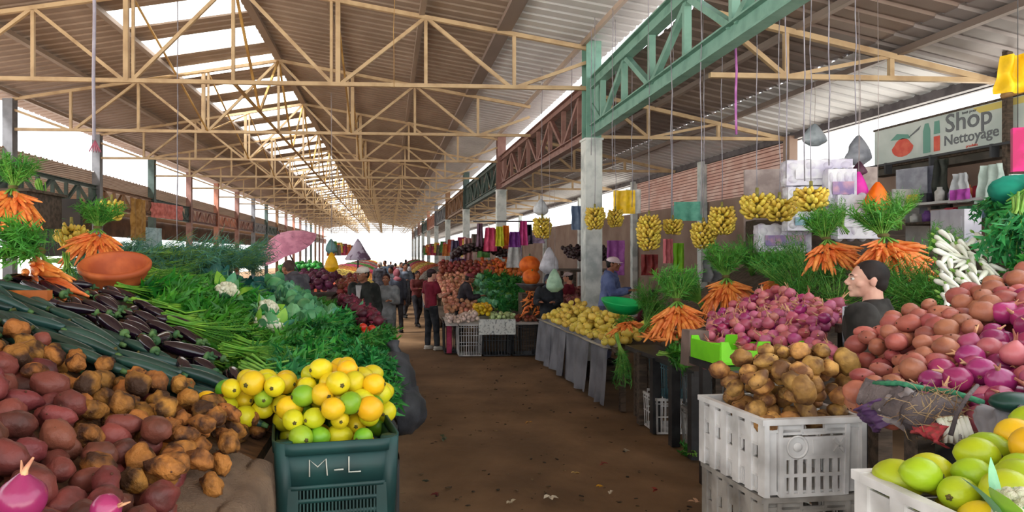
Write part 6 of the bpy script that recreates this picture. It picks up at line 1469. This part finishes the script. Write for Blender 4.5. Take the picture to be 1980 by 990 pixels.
    if cap:
        cm = M('cap %d %d %d' % cap, cap, .8); b = MB(); b.ell(S_(hd((0, -.008, .062))), (.092 * k, .108 * k, .066 * k), 18, 12, rot=hr); b.tube([S_(hd((-.05, .085, .052))), S_(hd((0, .10, .056))), S_(hd((.05, .085, .052)))], .012 * k, 6)
        q = MB()
        def brim(u, v): a = (u - .5) * 2.0; return S_(hd((math.sin(a) * (.085 + .01 * v), math.cos(a) * (.085 + .075 * v) , .048 - .012 * v - .01 * a * a)))
        q.grid(brim, 12, 4); q.grid(lambda u, v: brim(1 - u, v) + Vector((0, 0, -.006)), 12, 4)
        c = bpy.data.objects.new('cap', remesh(b, .009, 'cap', cm, 2)); COL.objects.link(c); c.parent = t; q.build('brim', cm, c)
    if scarf:
        b = MB(); b.ell(S_(hd((0, -.018, .02))), (.098 * k, .112 * k, .122 * k), 16, 12, rot=hr); b.ell(S_(U((0, -.04, 1.46))), (.13 * k, .10 * k, .09 * k), 12, 8)
        o = bpy.data.objects.new('headscarf', remesh(b, .011, 'headscarf', M('scarf %d %d %d' % scarf, scarf, .85), 2)); COL.objects.link(o); o.parent = t
    for s in (-1, 1):
        q = MB(); q.ell(S_(hd((s * .030, .088, .008))), .010 * k, 10, 8); q.ell(S_(hd((s * .030, .0945, .008))), .0055 * k, 8, 6, mi=1); q.build('eye', [m_eyew, m_iris], t)
        q = MB(); q.tube([S_(hd((s * .015, .099, .030))), S_(hd((s * .03, .1, .034))), S_(hd((s * .046, .09, .029)))], [.003 * k, .0038 * k, .002 * k], 5); q.build('eyebrow', m_iris, t)
    return t
def foot(px, d, z=0.0): p = W(px, 490, d); return Vector((p.x, p.y, z))
# the man at right, looking left along the stalls
q = MB(); q.box((0, 0, .0), (.6, .5, .12)); q.box((0, 0, -.07), (.5, .06, .08)); p_ = foot(1695, 4.2); tag(q.build('wooden_pallet', wood, None, (p_.x, p_.y, .12)), 'low wooden pallet the dark-jacketed vendor stands on', 'pallet')
person('vendor in a dark grey jacket with short black hair looking left over the onions', foot(1684, 4.2, .16), R(40), 1.80, (58, 56, 54), (44, 44, 50), 'c', None, (36, 26, 24), 0, 'down', 'stand', True, vox=.0095, inner=(206, 210, 220), head_yaw=R(32), head_pitch=R(-3))
person('man in a burgundy T-shirt and dark trousers standing in the aisle', foot(833, 14.05), R(-60), 1.68, (120, 24, 50), (50, 54, 60), 'c', (70, 50, 60), (40, 26, 26), 0, ('down', 'front'), 'contra', False, 'short', shoes=(206, 200, 190))
person('man with a white cap and a dark open jacket among the left stalls', foot(703, 10.6), R(148), 1.80, (48, 52, 50), (36, 36, 40), 'b', (220, 214, 206), (30, 24, 22), 0, 'down', 'stand', True, inner=(206, 206, 210), vox=.011, head_yaw=R(-15))
person('person in a grey jacket bending over the left stalls, seen from behind', foot(592, 9.75, .27), R(48), 1.76, (104, 104, 114), (60, 60, 66), 'b', None, (90, 70, 66), R(34), 'reach', 'stand', True, vox=.012)
q = MB(); q.box((0, 0, 0), (.7, .6, .24)); p_ = foot(592, 9.75); tag(q.build('wooden_pallet', wood, None, (p_.x, p_.y, .13)), 'wooden pallet under the bending person in grey', 'pallet')
person('man with a pale cap in a blue jacket beside the tall white column', foot(1172, 10.9, .22), R(-120), 1.74, (98, 112, 156), (80, 84, 110), 'b', (226, 206, 214), (30, 24, 22), R(8), 'front', 'stand', True, vox=.011)
q = MB(); q.box((0, 0, 0), (.6, .6, .2)); p_ = foot(1172, 10.9); tag(q.build('wooden_pallet', wood, None, (p_.x, p_.y, .11)), 'wooden pallet under the man beside the white column', 'pallet')
person('seated-looking vendor in dark clothes with a reddish cap at the far stall', foot(888, 14.6), R(-90), 1.62, (56, 52, 60), (40, 40, 44), 'b', (120, 50, 60), (30, 24, 22), R(20), 'front', 'stand', True)
person('person dressed in black left of the tall white column', foot(1062, 12.7), R(160), 1.62, (40, 44, 52), (30, 32, 36), 'b', None, (30, 24, 22), R(10), 'front', 'stand', True, scarf=(60, 66, 80))
person('person in a dark red top behind the green basin', foot(1262, 10.2, 0), R(10), 1.45, (80, 16, 36), (50, 44, 50), 'b', None, (30, 24, 22), 0, 'front', 'stand', False)
person('small person in dark red beside the white sheet left of the column', foot(1100, 13.9), R(60), 1.62, (120, 30, 50), (50, 44, 50), 'a', (196, 180, 180), (30, 24, 22), 0, 'front', 'stand', False)
person('person in a grey coat walking just right of the capped man', foot(748, 13.0), R(170), 1.62, (130, 134, 138), (110, 112, 116), 'b', None, (60, 30, 36), R(6), 'front', 'stand', True)
cr_ = [(768, 17, (70, 76, 90), (60, 60, 66), (150, 90, 100)), (782, 21, (120, 130, 146), (90, 92, 100), None), (757, 22, (96, 100, 106), (60, 60, 70), None), (792, 26, (70, 60, 66), (40, 40, 50), (200, 196, 200)), (775, 27, (150, 150, 160), (70, 70, 80), None), (745, 30, (90, 110, 130), (60, 60, 60), None), (765, 34, (150, 60, 70), (50, 50, 60), None), (806, 18.5, (130, 70, 70), (60, 60, 66), None), (735, 25, (60, 60, 70), (50, 50, 60), (200, 200, 200)), (785, 40, (80, 80, 90), (60, 60, 66), None), (755, 44, (110, 110, 120), (60, 60, 70), None), (655, 13.6, (150, 120, 130), (60, 60, 66), (96, 40, 60))]
cnm = ['dark blue-grey clothes', 'light grey-blue clothes', 'mid grey clothes', 'brownish black clothes', 'pale grey clothes', 'steel blue clothes', 'red clothes', 'rust-red clothes', 'charcoal clothes', 'dark grey clothes', 'ash grey clothes', 'dusty pink clothes']
whr = ['in front of the distant crowd', 'near the right columns in the distance', 'left of the aisle centre in the distance', 'close to the right columns, farther off', 'in the middle of the far crowd', 'at the left of the far crowd', 'far down the aisle', 'beside the nearer right columns', 'beside the far left stalls', 'almost at the far end, right', 'almost at the far end, left', 'behind the left stalls near the yellow bag']
for i, (px, d, a, b, sc) in enumerate(cr_):
    person('person in %s %s' % (cnm[i], whr[i]), foot(px, d), R(170 + 40 * math.sin(i * 2)) if i % 3 else R(20), 1.60 + .12 * math.sin(i * 1.7), a, b, 'b', None, (36, 28, 26), R(3), ('down', 'front')[i % 2], 'walk' if i % 2 else 'stand', i % 2 == 0, vox=.022, scarf=sc)
purge(ALLP)
bpy.context.view_layer.update()
